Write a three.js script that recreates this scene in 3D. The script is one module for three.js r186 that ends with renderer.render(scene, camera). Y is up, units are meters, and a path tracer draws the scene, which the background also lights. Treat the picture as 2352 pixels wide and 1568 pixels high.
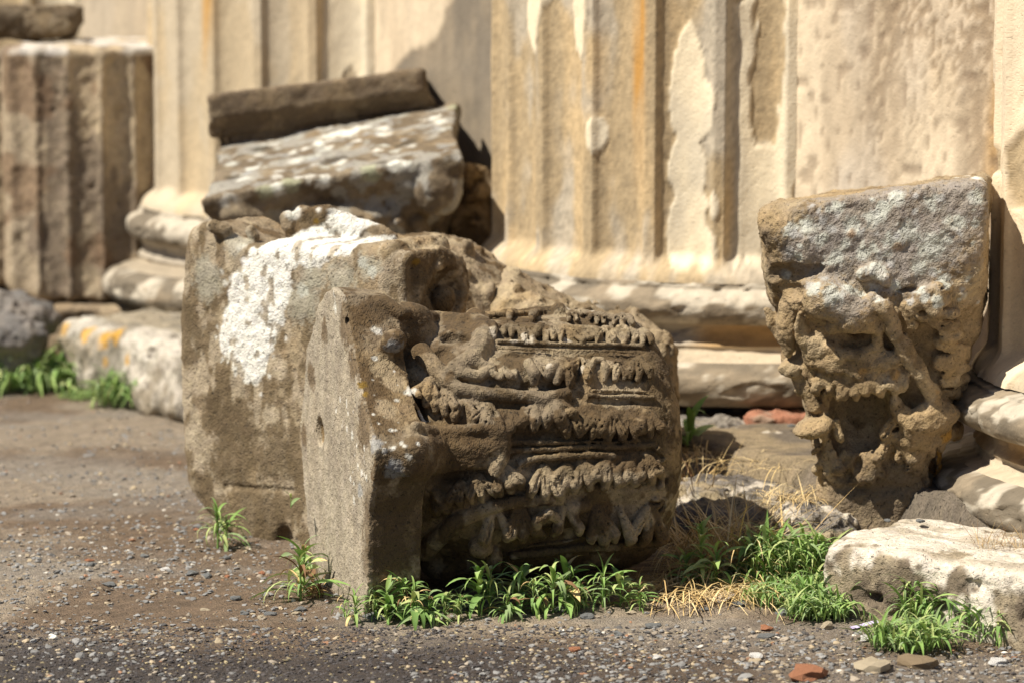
import * as THREE from 'three';
import { mergeGeometries } from 'three/addons/utils/BufferGeometryUtils.js';

// ---------------------------------------------------------------- camera, sky, sun, exposure
const scene = new THREE.Scene();
const PITCH = THREE.MathUtils.degToRad(7.7), EYE = 1.6, FOV = 13;
const camera = new THREE.PerspectiveCamera(FOV, 1024 / 682, 0.1, 400);
camera.position.set(0, EYE, 0);
camera.rotation.x = -PITCH;
camera.focus = 7.1;
camera.userData.fStop = 2.6;
scene.add(camera);

const SUN = new THREE.Vector3(-0.53, 0.80, 0.25).normalize();
{
  const W = 256, H = 128, d = new Float32Array(W * H * 4);
  for (let j = 0; j < H; j++) for (let i = 0; i < W; i++) {
    const el = ((j + 0.5) / H - 0.5) * Math.PI, s = Math.max(0, Math.sin(el)), t = Math.pow(s, 0.5);
    const o = (j * W + i) * 4;
    d[o] = 0.62 + (0.20 - 0.62) * t; d[o + 1] = 0.68 + (0.34 - 0.68) * t; d[o + 2] = 0.76 + (0.66 - 0.76) * t; d[o + 3] = 1;
    if (el < 0) { d[o] = 0.24; d[o + 1] = 0.21; d[o + 2] = 0.17; }
  }
  const sky = new THREE.DataTexture(d, W, H, THREE.RGBAFormat, THREE.FloatType);
  sky.mapping = THREE.EquirectangularReflectionMapping; sky.magFilter = THREE.LinearFilter; sky.needsUpdate = true;
  scene.background = sky; scene.environment = sky;
  scene.backgroundIntensity = 0.34; scene.environmentIntensity = 0.34;
}
const sun = new THREE.DirectionalLight(new THREE.Color(1.0, 0.925, 0.80), 5.0);
sun.name = 'sun';
sun.position.copy(SUN).multiplyScalar(20).add(new THREE.Vector3(0, 0, -8.5));
sun.target.position.set(0, 0, -8.5);
sun.castShadow = true; sun.shadow.mapSize.set(4096, 4096); sun.shadow.radius = 1;
Object.assign(sun.shadow.camera, { left: -5, right: 5, top: 5, bottom: -5, near: 1, far: 40 });
scene.add(sun, sun.target);
const renderer = new THREE.WebGLRenderer();
renderer.toneMapping = THREE.LinearToneMapping;
renderer.toneMappingExposure = 1.5;
renderer.shadowMap.enabled = true;

// ---------------------------------------------------------------- helpers: numbers and noise
const { sin, cos, abs, min, max, sqrt, PI, floor, hypot, atan2, exp, pow } = Math;
const clamp = (x, a = 0, b = 1) => (x < a ? a : x > b ? b : x), lerp = (a, b, t) => a + (b - a) * t;
const sstep = (a, b, x) => { const t = clamp((x - a) / (b - a)); return t * t * (3 - 2 * t); };
let seed = 7;
const rnd = () => { seed = (seed + 0x6d2b79f5) | 0; let t = Math.imul(seed ^ (seed >>> 15), 1 | seed); t = (t + Math.imul(t ^ (t >>> 7), 61 | t)) ^ t; return ((t ^ (t >>> 14)) >>> 0) / 4294967296; };
const rr = (a, b) => a + (b - a) * rnd();
const PERM = new Uint8Array(512), VAL = new Float32Array(256);
for (let i = 0; i < 256; i++) { PERM[i] = i; VAL[i] = rnd() * 2 - 1; }
for (let i = 255; i > 0; i--) { const j = floor(rnd() * (i + 1)); const t = PERM[i]; PERM[i] = PERM[j]; PERM[j] = t; }
for (let i = 0; i < 256; i++) PERM[i + 256] = PERM[i];
function n3(x, y, z) {
  const X = floor(x), Y = floor(y), Z = floor(z); let u = x - X, v = y - Y, w = z - Z;
  u = u * u * (3 - 2 * u); v = v * v * (3 - 2 * v); w = w * w * (3 - 2 * w);
  const a = X & 255, a1 = (X + 1) & 255, b = Y & 255, b1 = (Y + 1) & 255, c = Z & 255, c1 = (Z + 1) & 255;
  const p0 = PERM[a], p1 = PERM[a1], q00 = PERM[p0 + b], q01 = PERM[p0 + b1], q10 = PERM[p1 + b], q11 = PERM[p1 + b1];
  const A = VAL[PERM[q00 + c]], B = VAL[PERM[q10 + c]], C = VAL[PERM[q01 + c]], D = VAL[PERM[q11 + c]];
  const E = VAL[PERM[q00 + c1]], F = VAL[PERM[q10 + c1]], G = VAL[PERM[q01 + c1]], H = VAL[PERM[q11 + c1]];
  const x0 = A + (B - A) * u, x1 = C + (D - C) * u, x2 = E + (F - E) * u, x3 = G + (H - G) * u;
  const y0 = x0 + (x1 - x0) * v, y1 = x2 + (x3 - x2) * v;
  return y0 + (y1 - y0) * w;
}
const fbm = (x, y, z, o = 4) => { let s = 0, a = 0.5; for (let i = 0; i < o; i++) { s += a * n3(x, y, z); x = x * 2.03 + 17.1; y = y * 2.03 + 5.3; z = z * 2.03 + 9.7; a *= 0.5; } return s; };
const smin = (a, b, k) => { const h = max(k - abs(a - b), 0) / k; return min(a, b) - h * h * k * 0.25; };
const smax = (a, b, k) => -smin(-a, -b, k);
const mix3 = (a, b, t) => [a[0] + (b[0] - a[0]) * t, a[1] + (b[1] - a[1]) * t, a[2] + (b[2] - a[2]) * t];
const mul3 = (a, s) => [a[0] * s, a[1] * s, a[2] * s];
// table lookup
const tab = (xs, ys, x) => { if (x <= xs[0]) return ys[0]; for (let i = 1; i < xs.length; i++) if (x <= xs[i]) { const t = (x - xs[i - 1]) / (xs[i] - xs[i - 1]); return lerp(ys[i - 1], ys[i], t * t * (3 - 2 * t)); } return ys[ys.length - 1]; };

// ---------------------------------------------------------------- helpers: reading places off the lens (survey units 2352 x 1568)
const FPX = 784 / Math.tan(FOV * PI / 360), CP = cos(PITCH), SP = sin(PITCH);
const ray = (px, py) => { const x = (px - 1176) / FPX, y = -(py - 784) / FPX; return [x, y * CP - SP, -y * SP - CP]; };
const at = (px, py, d) => { const r = ray(px, py); return [r[0] * d, EYE + r[1] * d, r[2] * d]; };
const onGround = (px, py, h = 0) => { const r = ray(px, py); const d = (h - EYE) / r[1]; return [r[0] * d, h, r[2] * d]; };

// ---------------------------------------------------------------- helpers: sculpted stone (distance field -> mesh)
const CURLS = [
  [[-1.0, 0.7, 0.8, 0], [-0.85, -0.1, 1, 0.6], [-0.3, -0.75, 1.1, 1], [0.35, -0.55, 1.1, 1], [0.55, 0.15, 1, 0.9], [0.3, 0.8, 0.8, 0.4]],
  [[-0.9, -0.6, 0.8, 0.1], [-0.3, -0.85, 1, 0.8], [0.25, -0.5, 1.1, 1], [-0.05, 0.0, 1, 0.8], [-0.5, 0.4, 1.1, 1], [-0.1, 0.95, 1, 0.7], [0.6, 0.8, 0.8, 0.1]],
  [[-1.1, -0.5, 0.8, 0], [-0.8, 0.45, 1, 0.8], [-0.3, 0.75, 1.05, 1], [0.0, -0.1, 0.8, 0.6], [0.3, 0.7, 1.05, 1], [0.85, 0.55, 1, 0.8], [1.05, -0.4, 0.8, 0]],
  [[0.0, -0.9, 0.8, 0], [-0.1, -0.2, 1.2, 0.7], [0.05, 0.5, 1.35, 1], [0.0, 0.95, 0.9, 0.8]],
];
class Sculpt {
  constructor(base, near, warp = 0.006) { this.warp = warp; this.base = base; this.ops = []; this.near = near; }
  push(op) { if (op.tag && !op.tag.includes('#')) op.tag += '#' + this.ops.length; this.ops.push(op); return this; }
  val(x, y, z, ops = this.ops) {
    let d = this.base(x, y, z);
    for (let i = 0; i < ops.length; i++) {
      const o = ops[i], q = o.d(x, y, z);
      if (o.s > 0) { const h = o.k - abs(d - q); d = (q < d ? q : d) - (h > 0 ? h * h / o.k * 0.25 : 0); }
      else { const h = o.k - abs(d + q); d = (-q > d ? -q : d) + (h > 0 ? h * h / o.k * 0.25 : 0); }
    }
    return d;
  }
  hit(px, py, full = false) {
    const r = ray(px, py), ops = full ? this.ops : []; let t = this.near, best = 1e9, bt = t;
    for (let i = 0; i < 120; i++) {
      const d = this.val(r[0] * t, EYE + r[1] * t, r[2] * t, ops);
      if (d < best) { best = d; bt = t; }
      if (d < 0.0006 || t > this.near + 2.5) break;
      t += max(0.0008, d * 0.7);
    }
    t = bt;
    const p = [r[0] * t, EYE + r[1] * t, r[2] * t], e = 0.004, f = (a, b, c) => this.val(a, b, c, ops);
    const n = [f(p[0] + e, p[1], p[2]) - f(p[0] - e, p[1], p[2]), f(p[0], p[1] + e, p[2]) - f(p[0], p[1] - e, p[2]), f(p[0], p[1], p[2] + e) - f(p[0], p[1], p[2] - e)];
    const l = hypot(...n) || 1; if (best > 0.002) for (let i = 0; i < 3; i++) p[i] -= n[i] / l * best;
    return { p, n: [n[0] / l, n[1] / l, n[2] / l], t, m: t / FPX };
  }
  // tube through picture points laid on the surface; r in survey px; lift in units of r
  tube(pts, r, o = {}) {
    const P = pts.map(([px, py, f = 1]) => { const h = this.hit(px, py); const R = r * f * h.m, L = (o.lift ?? 0.3) * R; return [h.p[0] + h.n[0] * L, h.p[1] + h.n[1] * L, h.p[2] + h.n[2] * L, R]; });
    return this.tube3(P, o);
  }
  tube3(P, o = {}) {
    let c = [0, 0, 0]; for (const p of P) for (let i = 0; i < 3; i++) c[i] += p[i] / P.length;
    let R = 0; for (const p of P) R = max(R, hypot(p[0] - c[0], p[1] - c[1], p[2] - c[2]) + p[3]);
    const seg = [];
    for (let i = 0; i + 1 < P.length; i++) { const a = P[i], b = P[i + 1], dx = b[0] - a[0], dy = b[1] - a[1], dz = b[2] - a[2]; seg.push([a[0], a[1], a[2], dx, dy, dz, 1 / (dx * dx + dy * dy + dz * dz + 1e-12), a[3], b[3] - a[3]]); }
    if (!seg.length) seg.push([...P[0].slice(0, 3), 0, 0, 0, 0, P[0][3], 0]);
    const d = (x, y, z) => { let m = 1e9; for (const s of seg) { const qx = x - s[0], qy = y - s[1], qz = z - s[2]; let t = (qx * s[3] + qy * s[4] + qz * s[5]) * s[6]; t = t < 0 ? 0 : t > 1 ? 1 : t; const ex = qx - s[3] * t, ey = qy - s[4] * t, ez = qz - s[5] * t; const v = sqrt(ex * ex + ey * ey + ez * ez) - s[7] - s[8] * t; if (v < m) m = v; } return m; };
    return this.push({ s: o.cut ? -1 : 1, k: o.k ?? 0.008, c, R, d, tag: o.tag });
  }
  // ellipsoid on the surface; rx, ry in survey px, rn depth in survey px, tilt in degrees in the tangent plane
  blob(px, py, rx, ry, rn, o = {}) {
    const h = this.hit(px, py, o.full), n = h.n; let ux = [n[2], 0, -n[0]]; let l = hypot(...ux); if (l < 0.05) { ux = [1, 0, 0]; l = 1; } ux = ux.map((v) => v / l);
    const uy = [n[1] * ux[2] - n[2] * ux[1], n[2] * ux[0] - n[0] * ux[2], n[0] * ux[1] - n[1] * ux[0]], a = (o.tilt ?? 0) * PI / 180;
    const e1 = ux.map((v, i) => v * cos(a) + uy[i] * sin(a)), e2 = ux.map((v, i) => -v * sin(a) + uy[i] * cos(a));
    const lift = (o.lift ?? 0) * rn * h.m, c = h.p.map((v, i) => v + n[i] * lift);
    return this.ell(c, e1, e2, n, rx * h.m, ry * h.m, rn * h.m, o);
  }
  ell(c, e1, e2, n, a, b, e, o = {}) {
    const m = min(a, b, e);
    const d = (x, y, z) => { const X = x - c[0], Y = y - c[1], Z = z - c[2]; const p = (X * e1[0] + Y * e1[1] + Z * e1[2]) / a, q = (X * e2[0] + Y * e2[1] + Z * e2[2]) / b, r = (X * n[0] + Y * n[1] + Z * n[2]) / e; const k = sqrt(p * p + q * q + r * r); const g = sqrt(p * p / (a * a) + q * q / (b * b) + r * r / (e * e)); return g > 1e-6 ? k * (k - 1) / g : -m; };
    return this.push({ s: o.cut ? -1 : 1, k: o.k ?? 0.012, c, R: max(a, b, e), d, tag: o.tag });
  }
  // a leaf lobe cut into fingers that fan out and droop, with drilled eyes between them
  fan(px, py, s, o = {}) {
    const a = (o.rot ?? 0) * PI / 180, n = o.n ?? 3, tag = (o.tag ?? 'acanthus_lobe') + '#' + this.ops.length, up = o.lift ?? 1.2;
    const to = (x, y, w, l) => { const h = this.hit(px + (x * cos(a) - y * sin(a)) * s, py + (x * sin(a) + y * cos(a)) * s), R = s * w * h.m, L = R * 0.2 + s * 0.36 * l * h.m; return [h.p[0] + h.n[0] * L, h.p[1] + h.n[1] * L, h.p[2] + h.n[2] * L, R]; };
    for (let i = 0; i < n; i++) {
      const f = n > 1 ? i / (n - 1) * 2 - 1 : 0, e = f * rr(0.75, 1.0), q = 1 - 0.28 * f * f + rr(-0.1, 0.1), w = rr(0.30, 0.43);
      this.tube3([to(e * 0.15, -0.85, w * 0.8, 0), to(e * 0.55, -0.25 * q, w, 0.55 * up), to(e * 0.9, 0.45 * q, w * 1.15, up), to(e * 1.0 + rr(-0.1, 0.1), 0.95 * q, w * 0.85, 0.75 * up)], { k: o.k ?? 0.005, tag });
    }
    for (let i = 0; i < n; i++) { const f = n > 1 ? i / (n - 1) * 2 - 1 : 0; this.tube3([to(f * 0.35, -0.4, 0.05, 0.95 * up), to(f * 0.9, 0.5, 0.055, 2.0 * up)], { cut: true, k: 0.002 }); }
    for (let i = 0; i + 1 < n; i++) { const f = n > 1 ? (i + 0.5) / (n - 1) * 2 - 1 : 0, P = [to(f * 0.3, -0.45, 0.07, 0.3 * up), to(f * 0.62, 0.35, 0.10, 0.25 * up), to(f * 0.8, 0.9, 0.12, 0.1)]; this.tube3(P, { cut: true, k: 0.003 }); }
    return this;
  }
  // a curled leaf lobe: a hooked roll standing off the surface
  curl(px, py, s, o = {}) {
    const f = o.flip ? -1 : 1, a = (o.rot ?? 0) * PI / 180, j = () => rr(-0.12, 0.12);
    const path = CURLS[o.kind ?? floor(rnd() * CURLS.length)];
    const P = path.map(([x, y, w, l]) => { const X = (x + j()) * f * s, Y = (y + j()) * s; const h = this.hit(px + X * cos(a) - Y * sin(a), py + X * sin(a) + Y * cos(a)); const R = s * (o.r ?? 0.36) * w * h.m, L = R * (0.1 + (o.lift ?? 1.0) * l); return [h.p[0] + h.n[0] * L, h.p[1] + h.n[1] * L, h.p[2] + h.n[2] * L, R]; });
    return this.tube3(P, { k: 0.004, ...o });
  }
}
// naive surface nets over the parts of the grid that lie near the surface
function meshField(S, lo, hi, h, noise) {
  const B = 8, n = [0, 1, 2].map((i) => Math.ceil((hi[i] - lo[i]) / h / B) * B), NX = n[0] + 1, NY = n[1] + 1, NZ = n[2] + 1;
  const g = new Float32Array(NX * NY * NZ).fill(1), done = new Uint8Array(NX * NY * NZ), cells = [];
  const half = B * h * 0.5, rad = half * 1.7321;
  for (let bz = 0; bz < n[2]; bz += B) for (let by = 0; by < n[1]; by += B) for (let bx = 0; bx < n[0]; bx += B) {
    const cx = lo[0] + bx * h + half, cy = lo[1] + by * h + half, cz = lo[2] + bz * h + half;
    const ops = S.ops.filter((o) => hypot(o.c[0] - cx, o.c[1] - cy, o.c[2] - cz) < o.R + rad * 2.2 + o.k);
    const dc = S.val(cx, cy, cz, ops);
    const skip = abs(dc) > rad * 1.55 + 0.02;
    if (skip && dc > 0) continue;
    for (let z = bz; z <= bz + B; z++) for (let y = by; y <= by + B; y++) for (let x = bx; x <= bx + B; x++) {
      const i = x + NX * (y + NY * z);
      if (done[i]) continue;
      if (skip) { g[i] = -1; continue; }
      const X = lo[0] + x * h, Y = lo[1] + y * h, Z = lo[2] + z * h;
      const w = S.warp; let d = S.val(X + w * (n3(X * 16, Y * 16, Z * 16) + 0.55 * n3(X * 47 + 9, Y * 47, Z * 47)), Y + w * (n3(X * 16 + 40, Y * 16, Z * 16) + 0.55 * n3(X * 47, Y * 47 + 7, Z * 47)), Z + w * (n3(X * 16, Y * 16, Z * 16 + 40) + 0.55 * n3(X * 47, Y * 47, Z * 47 + 3)), ops); if (abs(d) < 0.05) d += noise(X, Y, Z);
      g[i] = d; done[i] = 1;
    }
    if (!skip) cells.push([bx, by, bz]);
  }
  const pos = [], vid = new Map(), idx = [];
  const off = [0, 1, NX, NX + 1, NX * NY, NX * NY + 1, NX * NY + NX, NX * NY + NX + 1];
  const E = [[0, 1], [2, 3], [4, 5], [6, 7], [0, 2], [1, 3], [4, 6], [5, 7], [0, 4], [1, 5], [2, 6], [3, 7]];
  for (const [bx, by, bz] of cells) for (let z = bz; z < bz + B; z++) for (let y = by; y < by + B; y++) for (let x = bx; x < bx + B; x++) {
    const i = x + NX * (y + NY * z); let m = 0;
    for (let c = 0; c < 8; c++) if (g[i + off[c]] < 0) m |= 1 << c;
    if (m === 0 || m === 255) continue;
    let sx = 0, sy = 0, sz = 0, k = 0;
    for (const [a, b] of E) { if (((m >> a) & 1) === ((m >> b) & 1)) continue; const va = g[i + off[a]], vb = g[i + off[b]], t = va / (va - vb); sx += lerp(a & 1, b & 1, t); sy += lerp((a >> 1) & 1, (b >> 1) & 1, t); sz += lerp((a >> 2) & 1, (b >> 2) & 1, t); k++; }
    vid.set(i, pos.length / 3); pos.push(lo[0] + (x + sx / k) * h, lo[1] + (y + sy / k) * h, lo[2] + (z + sz / k) * h);
  }
  const quad = (a, b, c, d, flip) => { if (a === undefined || b === undefined || c === undefined || d === undefined) return; if (flip) idx.push(a, c, b, a, d, c); else idx.push(a, b, c, a, c, d); };
  for (const i of vid.keys()) {
    const s = g[i] < 0;
    if (s !== (g[i + 1] < 0)) quad(vid.get(i), vid.get(i - NX), vid.get(i - NX - NX * NY), vid.get(i - NX * NY), !s);
    if (s !== (g[i + NX] < 0)) quad(vid.get(i), vid.get(i - NX * NY), vid.get(i - 1 - NX * NY), vid.get(i - 1), !s);
    if (s !== (g[i + NX * NY] < 0)) quad(vid.get(i), vid.get(i - 1), vid.get(i - 1 - NX), vid.get(i - NX), !s);
  }
  return { pos: new Float32Array(pos), idx };
}
function vertexNormals(pos, idx) {
  const n = new Float32Array(pos.length);
  for (let f = 0; f < idx.length; f += 3) {
    const a = idx[f] * 3, b = idx[f + 1] * 3, c = idx[f + 2] * 3;
    const ux = pos[b] - pos[a], uy = pos[b + 1] - pos[a + 1], uz = pos[b + 2] - pos[a + 2], vx = pos[c] - pos[a], vy = pos[c + 1] - pos[a + 1], vz = pos[c + 2] - pos[a + 2];
    const x = uy * vz - uz * vy, y = uz * vx - ux * vz, z = ux * vy - uy * vx;
    for (const i of [a, b, c]) { n[i] += x; n[i + 1] += y; n[i + 2] += z; }
  }
  for (let i = 0; i < n.length; i += 3) { const l = hypot(n[i], n[i + 1], n[i + 2]) || 1; n[i] /= l; n[i + 1] /= l; n[i + 2] /= l; }
  return n;
}
// splits a mesh into parts, gives it colours and box-projected uv in metres; returns Map(part -> geometry) with positions relative to origin
function dress({ pos, idx }, origin, colour, partOf = () => 'body') {
  const nor = vertexNormals(pos, idx), nv = pos.length / 3, col = new Float32Array(pos.length);
  for (let v = 0; v < nv; v++) { const c = colour(pos[v * 3], pos[v * 3 + 1], pos[v * 3 + 2], [nor[v * 3], nor[v * 3 + 1], nor[v * 3 + 2]]); col[v * 3] = c[0]; col[v * 3 + 1] = c[1]; col[v * 3 + 2] = c[2]; }
  const parts = new Map(), nf = idx.length / 3, lab = new Array(nf);
  for (let k = 0; k < nf; k++) {
    const f = k * 3, a = idx[f], b = idx[f + 1], c = idx[f + 2];
    lab[k] = partOf((pos[a * 3] + pos[b * 3] + pos[c * 3]) / 3, (pos[a * 3 + 1] + pos[b * 3 + 1] + pos[c * 3 + 1]) / 3, (pos[a * 3 + 2] + pos[b * 3 + 2] + pos[c * 3 + 2]) / 3);
  }
  // a part that other carving cuts in two becomes two parts; crumbs go to the body around them
  if (lab.some((l) => l.includes('#'))) {
    const root = new Int32Array(nf).map((_, i) => i), find = (i) => { while (root[i] !== i) { root[i] = root[root[i]]; i = root[i]; } return i; }, seen = new Map();
    for (let k = 0; k < nf; k++) if (lab[k].includes('#')) for (let e = 0; e < 3; e++) { const a = idx[k * 3 + e], b = idx[k * 3 + (e + 1) % 3], key = (a < b ? a * nv + b : b * nv + a), o = seen.get(key); if (o === undefined) seen.set(key, k); else if (lab[o] === lab[k]) root[find(o)] = find(k); }
    const size = new Map(); for (let k = 0; k < nf; k++) if (lab[k].includes('#')) { const r = find(k); size.set(r, (size.get(r) ?? 0) + 1); }
    for (let k = 0; k < nf; k++) if (lab[k].includes('#')) { const r = find(k); lab[k] = size.get(r) < 90 ? null : lab[k] + '0' + r; }
    for (let k = 0; k < nf; k++) if (lab[k] === null) { const a = idx[k * 3]; lab[k] = partOf(pos[a * 3], pos[a * 3 + 1], pos[a * 3 + 2], true); }
  }
  for (let f = 0; f < idx.length; f += 3) {
    const a = idx[f], b = idx[f + 1], c = idx[f + 2], name = lab[f / 3];
    let P = parts.get(name); if (!P) parts.set(name, P = { p: [], n: [], c: [], u: [], i: [], m: new Map() });
    const sx = abs(nor[a * 3] + nor[b * 3] + nor[c * 3]), sy = abs(nor[a * 3 + 1] + nor[b * 3 + 1] + nor[c * 3 + 1]), sz = abs(nor[a * 3 + 2] + nor[b * 3 + 2] + nor[c * 3 + 2]);
    const ax = sx > sy && sx > sz ? 0 : sy > sz ? 1 : 2;
    for (const v of [a, b, c]) {
      const key = v * 3 + ax; let q = P.m.get(key);
      if (q === undefined) {
        P.m.set(key, q = P.p.length / 3); const x = pos[v * 3], y = pos[v * 3 + 1], z = pos[v * 3 + 2];
        P.p.push(x - origin[0], y - origin[1], z - origin[2]); P.n.push(nor[v * 3], nor[v * 3 + 1], nor[v * 3 + 2]); P.c.push(col[v * 3], col[v * 3 + 1], col[v * 3 + 2]);
        if (ax === 0) P.u.push(z, y); else if (ax === 1) P.u.push(x, z); else P.u.push(x, y);
      }
      P.i.push(q);
    }
  }
  const out = new Map();
  for (const [k, P] of parts) out.set(k, bg(P.p, P.n, P.c, P.u, P.i));
  return out;
}
function bg(p, n, c, u, i) {
  const g = new THREE.BufferGeometry();
  g.setAttribute('position', new THREE.Float32BufferAttribute(p, 3));
  if (n) g.setAttribute('normal', new THREE.Float32BufferAttribute(n, 3));
  if (c) g.setAttribute('color', new THREE.Float32BufferAttribute(c, 3));
  if (u) g.setAttribute('uv', new THREE.Float32BufferAttribute(u, 2));
  if (i) g.setIndex(i);
  if (!n) g.computeVertexNormals();
  return g;
}
// colour patches: {c, r, col, edge, amt}
const spotsOn = (S, list) => list.map(([px, py, r, col, amt = 1, full = true, edge = 0.35]) => { const h = S.hit(px, py, full); return { c: h.p, r: r * h.m, col, amt, edge }; });
function paint(base, spots, x, y, z) {
  let c = base;
  for (const s of spots) {
    const d = hypot(x - s.c[0], y - s.c[1], z - s.c[2]); if (d > s.r * 1.9) continue;
    const w = d / s.r + 0.75 * fbm(x * 24 / (s.r * 10 + 0.5) + s.c[0] * 31, y * 24 / (s.r * 10 + 0.5), z * 24 / (s.r * 10 + 0.5) + s.r * 99, 3) + 0.35 * n3(x * 170, y * 170, z * 170) ;
    const m = s.amt * (1 - sstep(1 - s.edge, 1 + s.edge, w)); if (m > 0) c = mix3(c, s.col, m);
  }
  return c;
}

// ---------------------------------------------------------------- helpers: names, groups, labels
const used = new Set();
const named = (name) => { let n = name, k = 0; while (used.has(n)) n = name + '_' + String(++k).padStart(3, '0'); used.add(n); return n; };
const info = (o, label, category, group, kind) => { o.userData.label = label; if (category) o.userData.category = category; if (group) o.userData.group = group; if (kind) o.userData.kind = kind; return o; };
const shadow = (m) => { m.castShadow = m.receiveShadow = true; return m; };
function top(name, origin = [0, 0, 0]) { const o = new THREE.Group(); o.name = named(name); o.position.set(...origin); scene.add(o); return o; }
function part(parent, name, geo, mat) { const m = shadow(new THREE.Mesh(geo, mat)); m.name = name; parent.add(m); return m; }
function solo(name, geo, mat, origin = [0, 0, 0]) { const m = shadow(new THREE.Mesh(geo, mat)); m.name = named(name); m.position.set(...origin); scene.add(m); return m; }

// ---------------------------------------------------------------- textures: grain only
function tileNoise(N, fn) { const d = new Uint8Array(N * N * 4); for (let y = 0; y < N; y++) for (let x = 0; x < N; x++) { const c = fn(x / N, y / N); const o = (y * N + x) * 4; d[o] = clamp(c[0]) * 255; d[o + 1] = clamp(c[1]) * 255; d[o + 2] = clamp(c[2]) * 255; d[o + 3] = 255; } const t = new THREE.DataTexture(d, N, N); t.wrapS = t.wrapT = THREE.RepeatWrapping; t.magFilter = THREE.LinearFilter; t.minFilter = THREE.LinearMipmapLinearFilter; t.needsUpdate = true; return t; }
// periodic value noise
function pn(u, v, f, s) { const x = u * f, y = v * f, X = floor(x), Y = floor(y); let a = x - X, b = y - Y; a = a * a * (3 - 2 * a); b = b * b * (3 - 2 * b); const h = (i, j) => VAL[PERM[(PERM[((i % f) + f) % f & 255] + (((j % f) + f) % f & 255) + s) & 255]]; return lerp(lerp(h(X, Y), h(X + 1, Y), a), lerp(h(X, Y + 1), h(X + 1, Y + 1), a), b); }
const grainTex = tileNoise(1024, (u, v) => {
  const g = 0.16 * pn(u, v, 23, 3) + 0.26 * pn(u, v, 71, 11) + 0.34 * pn(u, v, 149, 19) + 0.34 * pn(u, v, 251, 29); const q = pn(u, v, 101, 41), pit = q > 0.74 ? -0.45 * sstep(0.74, 0.9, q) : 0; const k = 0.80 + 0.27 * g + pit;
  return [k, k * (0.99 + 0.01 * pn(u, v, 24, 7)), k * (0.98 + 0.03 * pn(u, v, 37, 5))];
});
grainTex.colorSpace = THREE.NoColorSpace;
const bumpTex = tileNoise(1024, (u, v) => { const q = pn(u, v, 101, 41), g = 0.55 + 0.10 * pn(u, v, 31, 2) + 0.16 * pn(u, v, 97, 12) + 0.2 * pn(u, v, 211, 22) - (q > 0.74 ? 0.35 * sstep(0.74, 0.9, q) : 0); return [g, g, g]; });
const grainSoft = tileNoise(1024, (u, v) => { const g = 0.10 * pn(u, v, 23, 3) + 0.2 * pn(u, v, 71, 11) + 0.25 * pn(u, v, 149, 19) + 0.3 * pn(u, v, 251, 29), q = pn(u, v, 101, 41), k = 0.88 + 0.12 * g - (q > 0.84 ? 0.2 * sstep(0.84, 0.95, q) : 0); return [k, k * 0.995, k * 0.985]; });
grainSoft.colorSpace = THREE.NoColorSpace;
const rep = (t, k) => { const c = t.clone(); c.repeat.set(k, k); c.needsUpdate = true; return c; };
const grain = rep(grainTex, 2.2), bump = rep(bumpTex, 2.2), grainFar = rep(grainSoft, 1.6), bumpFar = rep(bumpTex, 1.6);
const stone = new THREE.MeshStandardMaterial({ vertexColors: true, roughness: 0.93, map: grain, bumpMap: bump, bumpScale: 0.0035 });
const plasterMat = new THREE.MeshStandardMaterial({ vertexColors: true, roughness: 0.9, map: grainFar, bumpMap: bumpFar, bumpScale: 0.0014 });
const dirtMat = new THREE.MeshStandardMaterial({ vertexColors: true, roughness: 0.95, map: rep(grainTex, 2.9), bumpMap: rep(bumpTex, 2.9), bumpScale: 0.008 });
const pebbleMat = new THREE.MeshStandardMaterial({ roughness: 0.85, color: 0xffffff, flatShading: true });
const pebbleSoloMat = (c) => new THREE.MeshStandardMaterial({ roughness: 0.88, color: new THREE.Color().setRGB(...c), bumpMap: rep(bumpTex, 6), bumpScale: 0.002, flatShading: true });

// stone colours (linear albedo)
const TAN = [0.385, 0.268, 0.132], GREY = [0.32, 0.248, 0.158], BROWN = [0.125, 0.075, 0.027], DARK = [0.06, 0.045, 0.026], WHITE = [0.74, 0.72, 0.64], LICH = [0.56, 0.57, 0.5], CREAM = [0.80, 0.66, 0.44], OCHRE = [0.50, 0.28, 0.05], MUST = [0.22, 0.13, 0.01], BLUEG = [0.36, 0.37, 0.37], SAND = [0.46, 0.36, 0.22];

// row of columns: u along the wall towards the camera, nrm out of the wall
const U = [0.564, 0.826], NRM = [-0.826, 0.564], COLR = 0.80, BASEY = 0.25, STEP = 2.323, WALLOFF = 0.374;
const MID = [0.733, -9.50];
const colAt = (k) => [MID[0] + U[0] * STEP * k, MID[1] + U[1] * STEP * k];
const wallPt = (s, o) => [MID[0] + U[0] * s + NRM[0] * (o + WALLOFF), MID[1] + U[1] * s + NRM[1] * (o + WALLOFF)];

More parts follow.
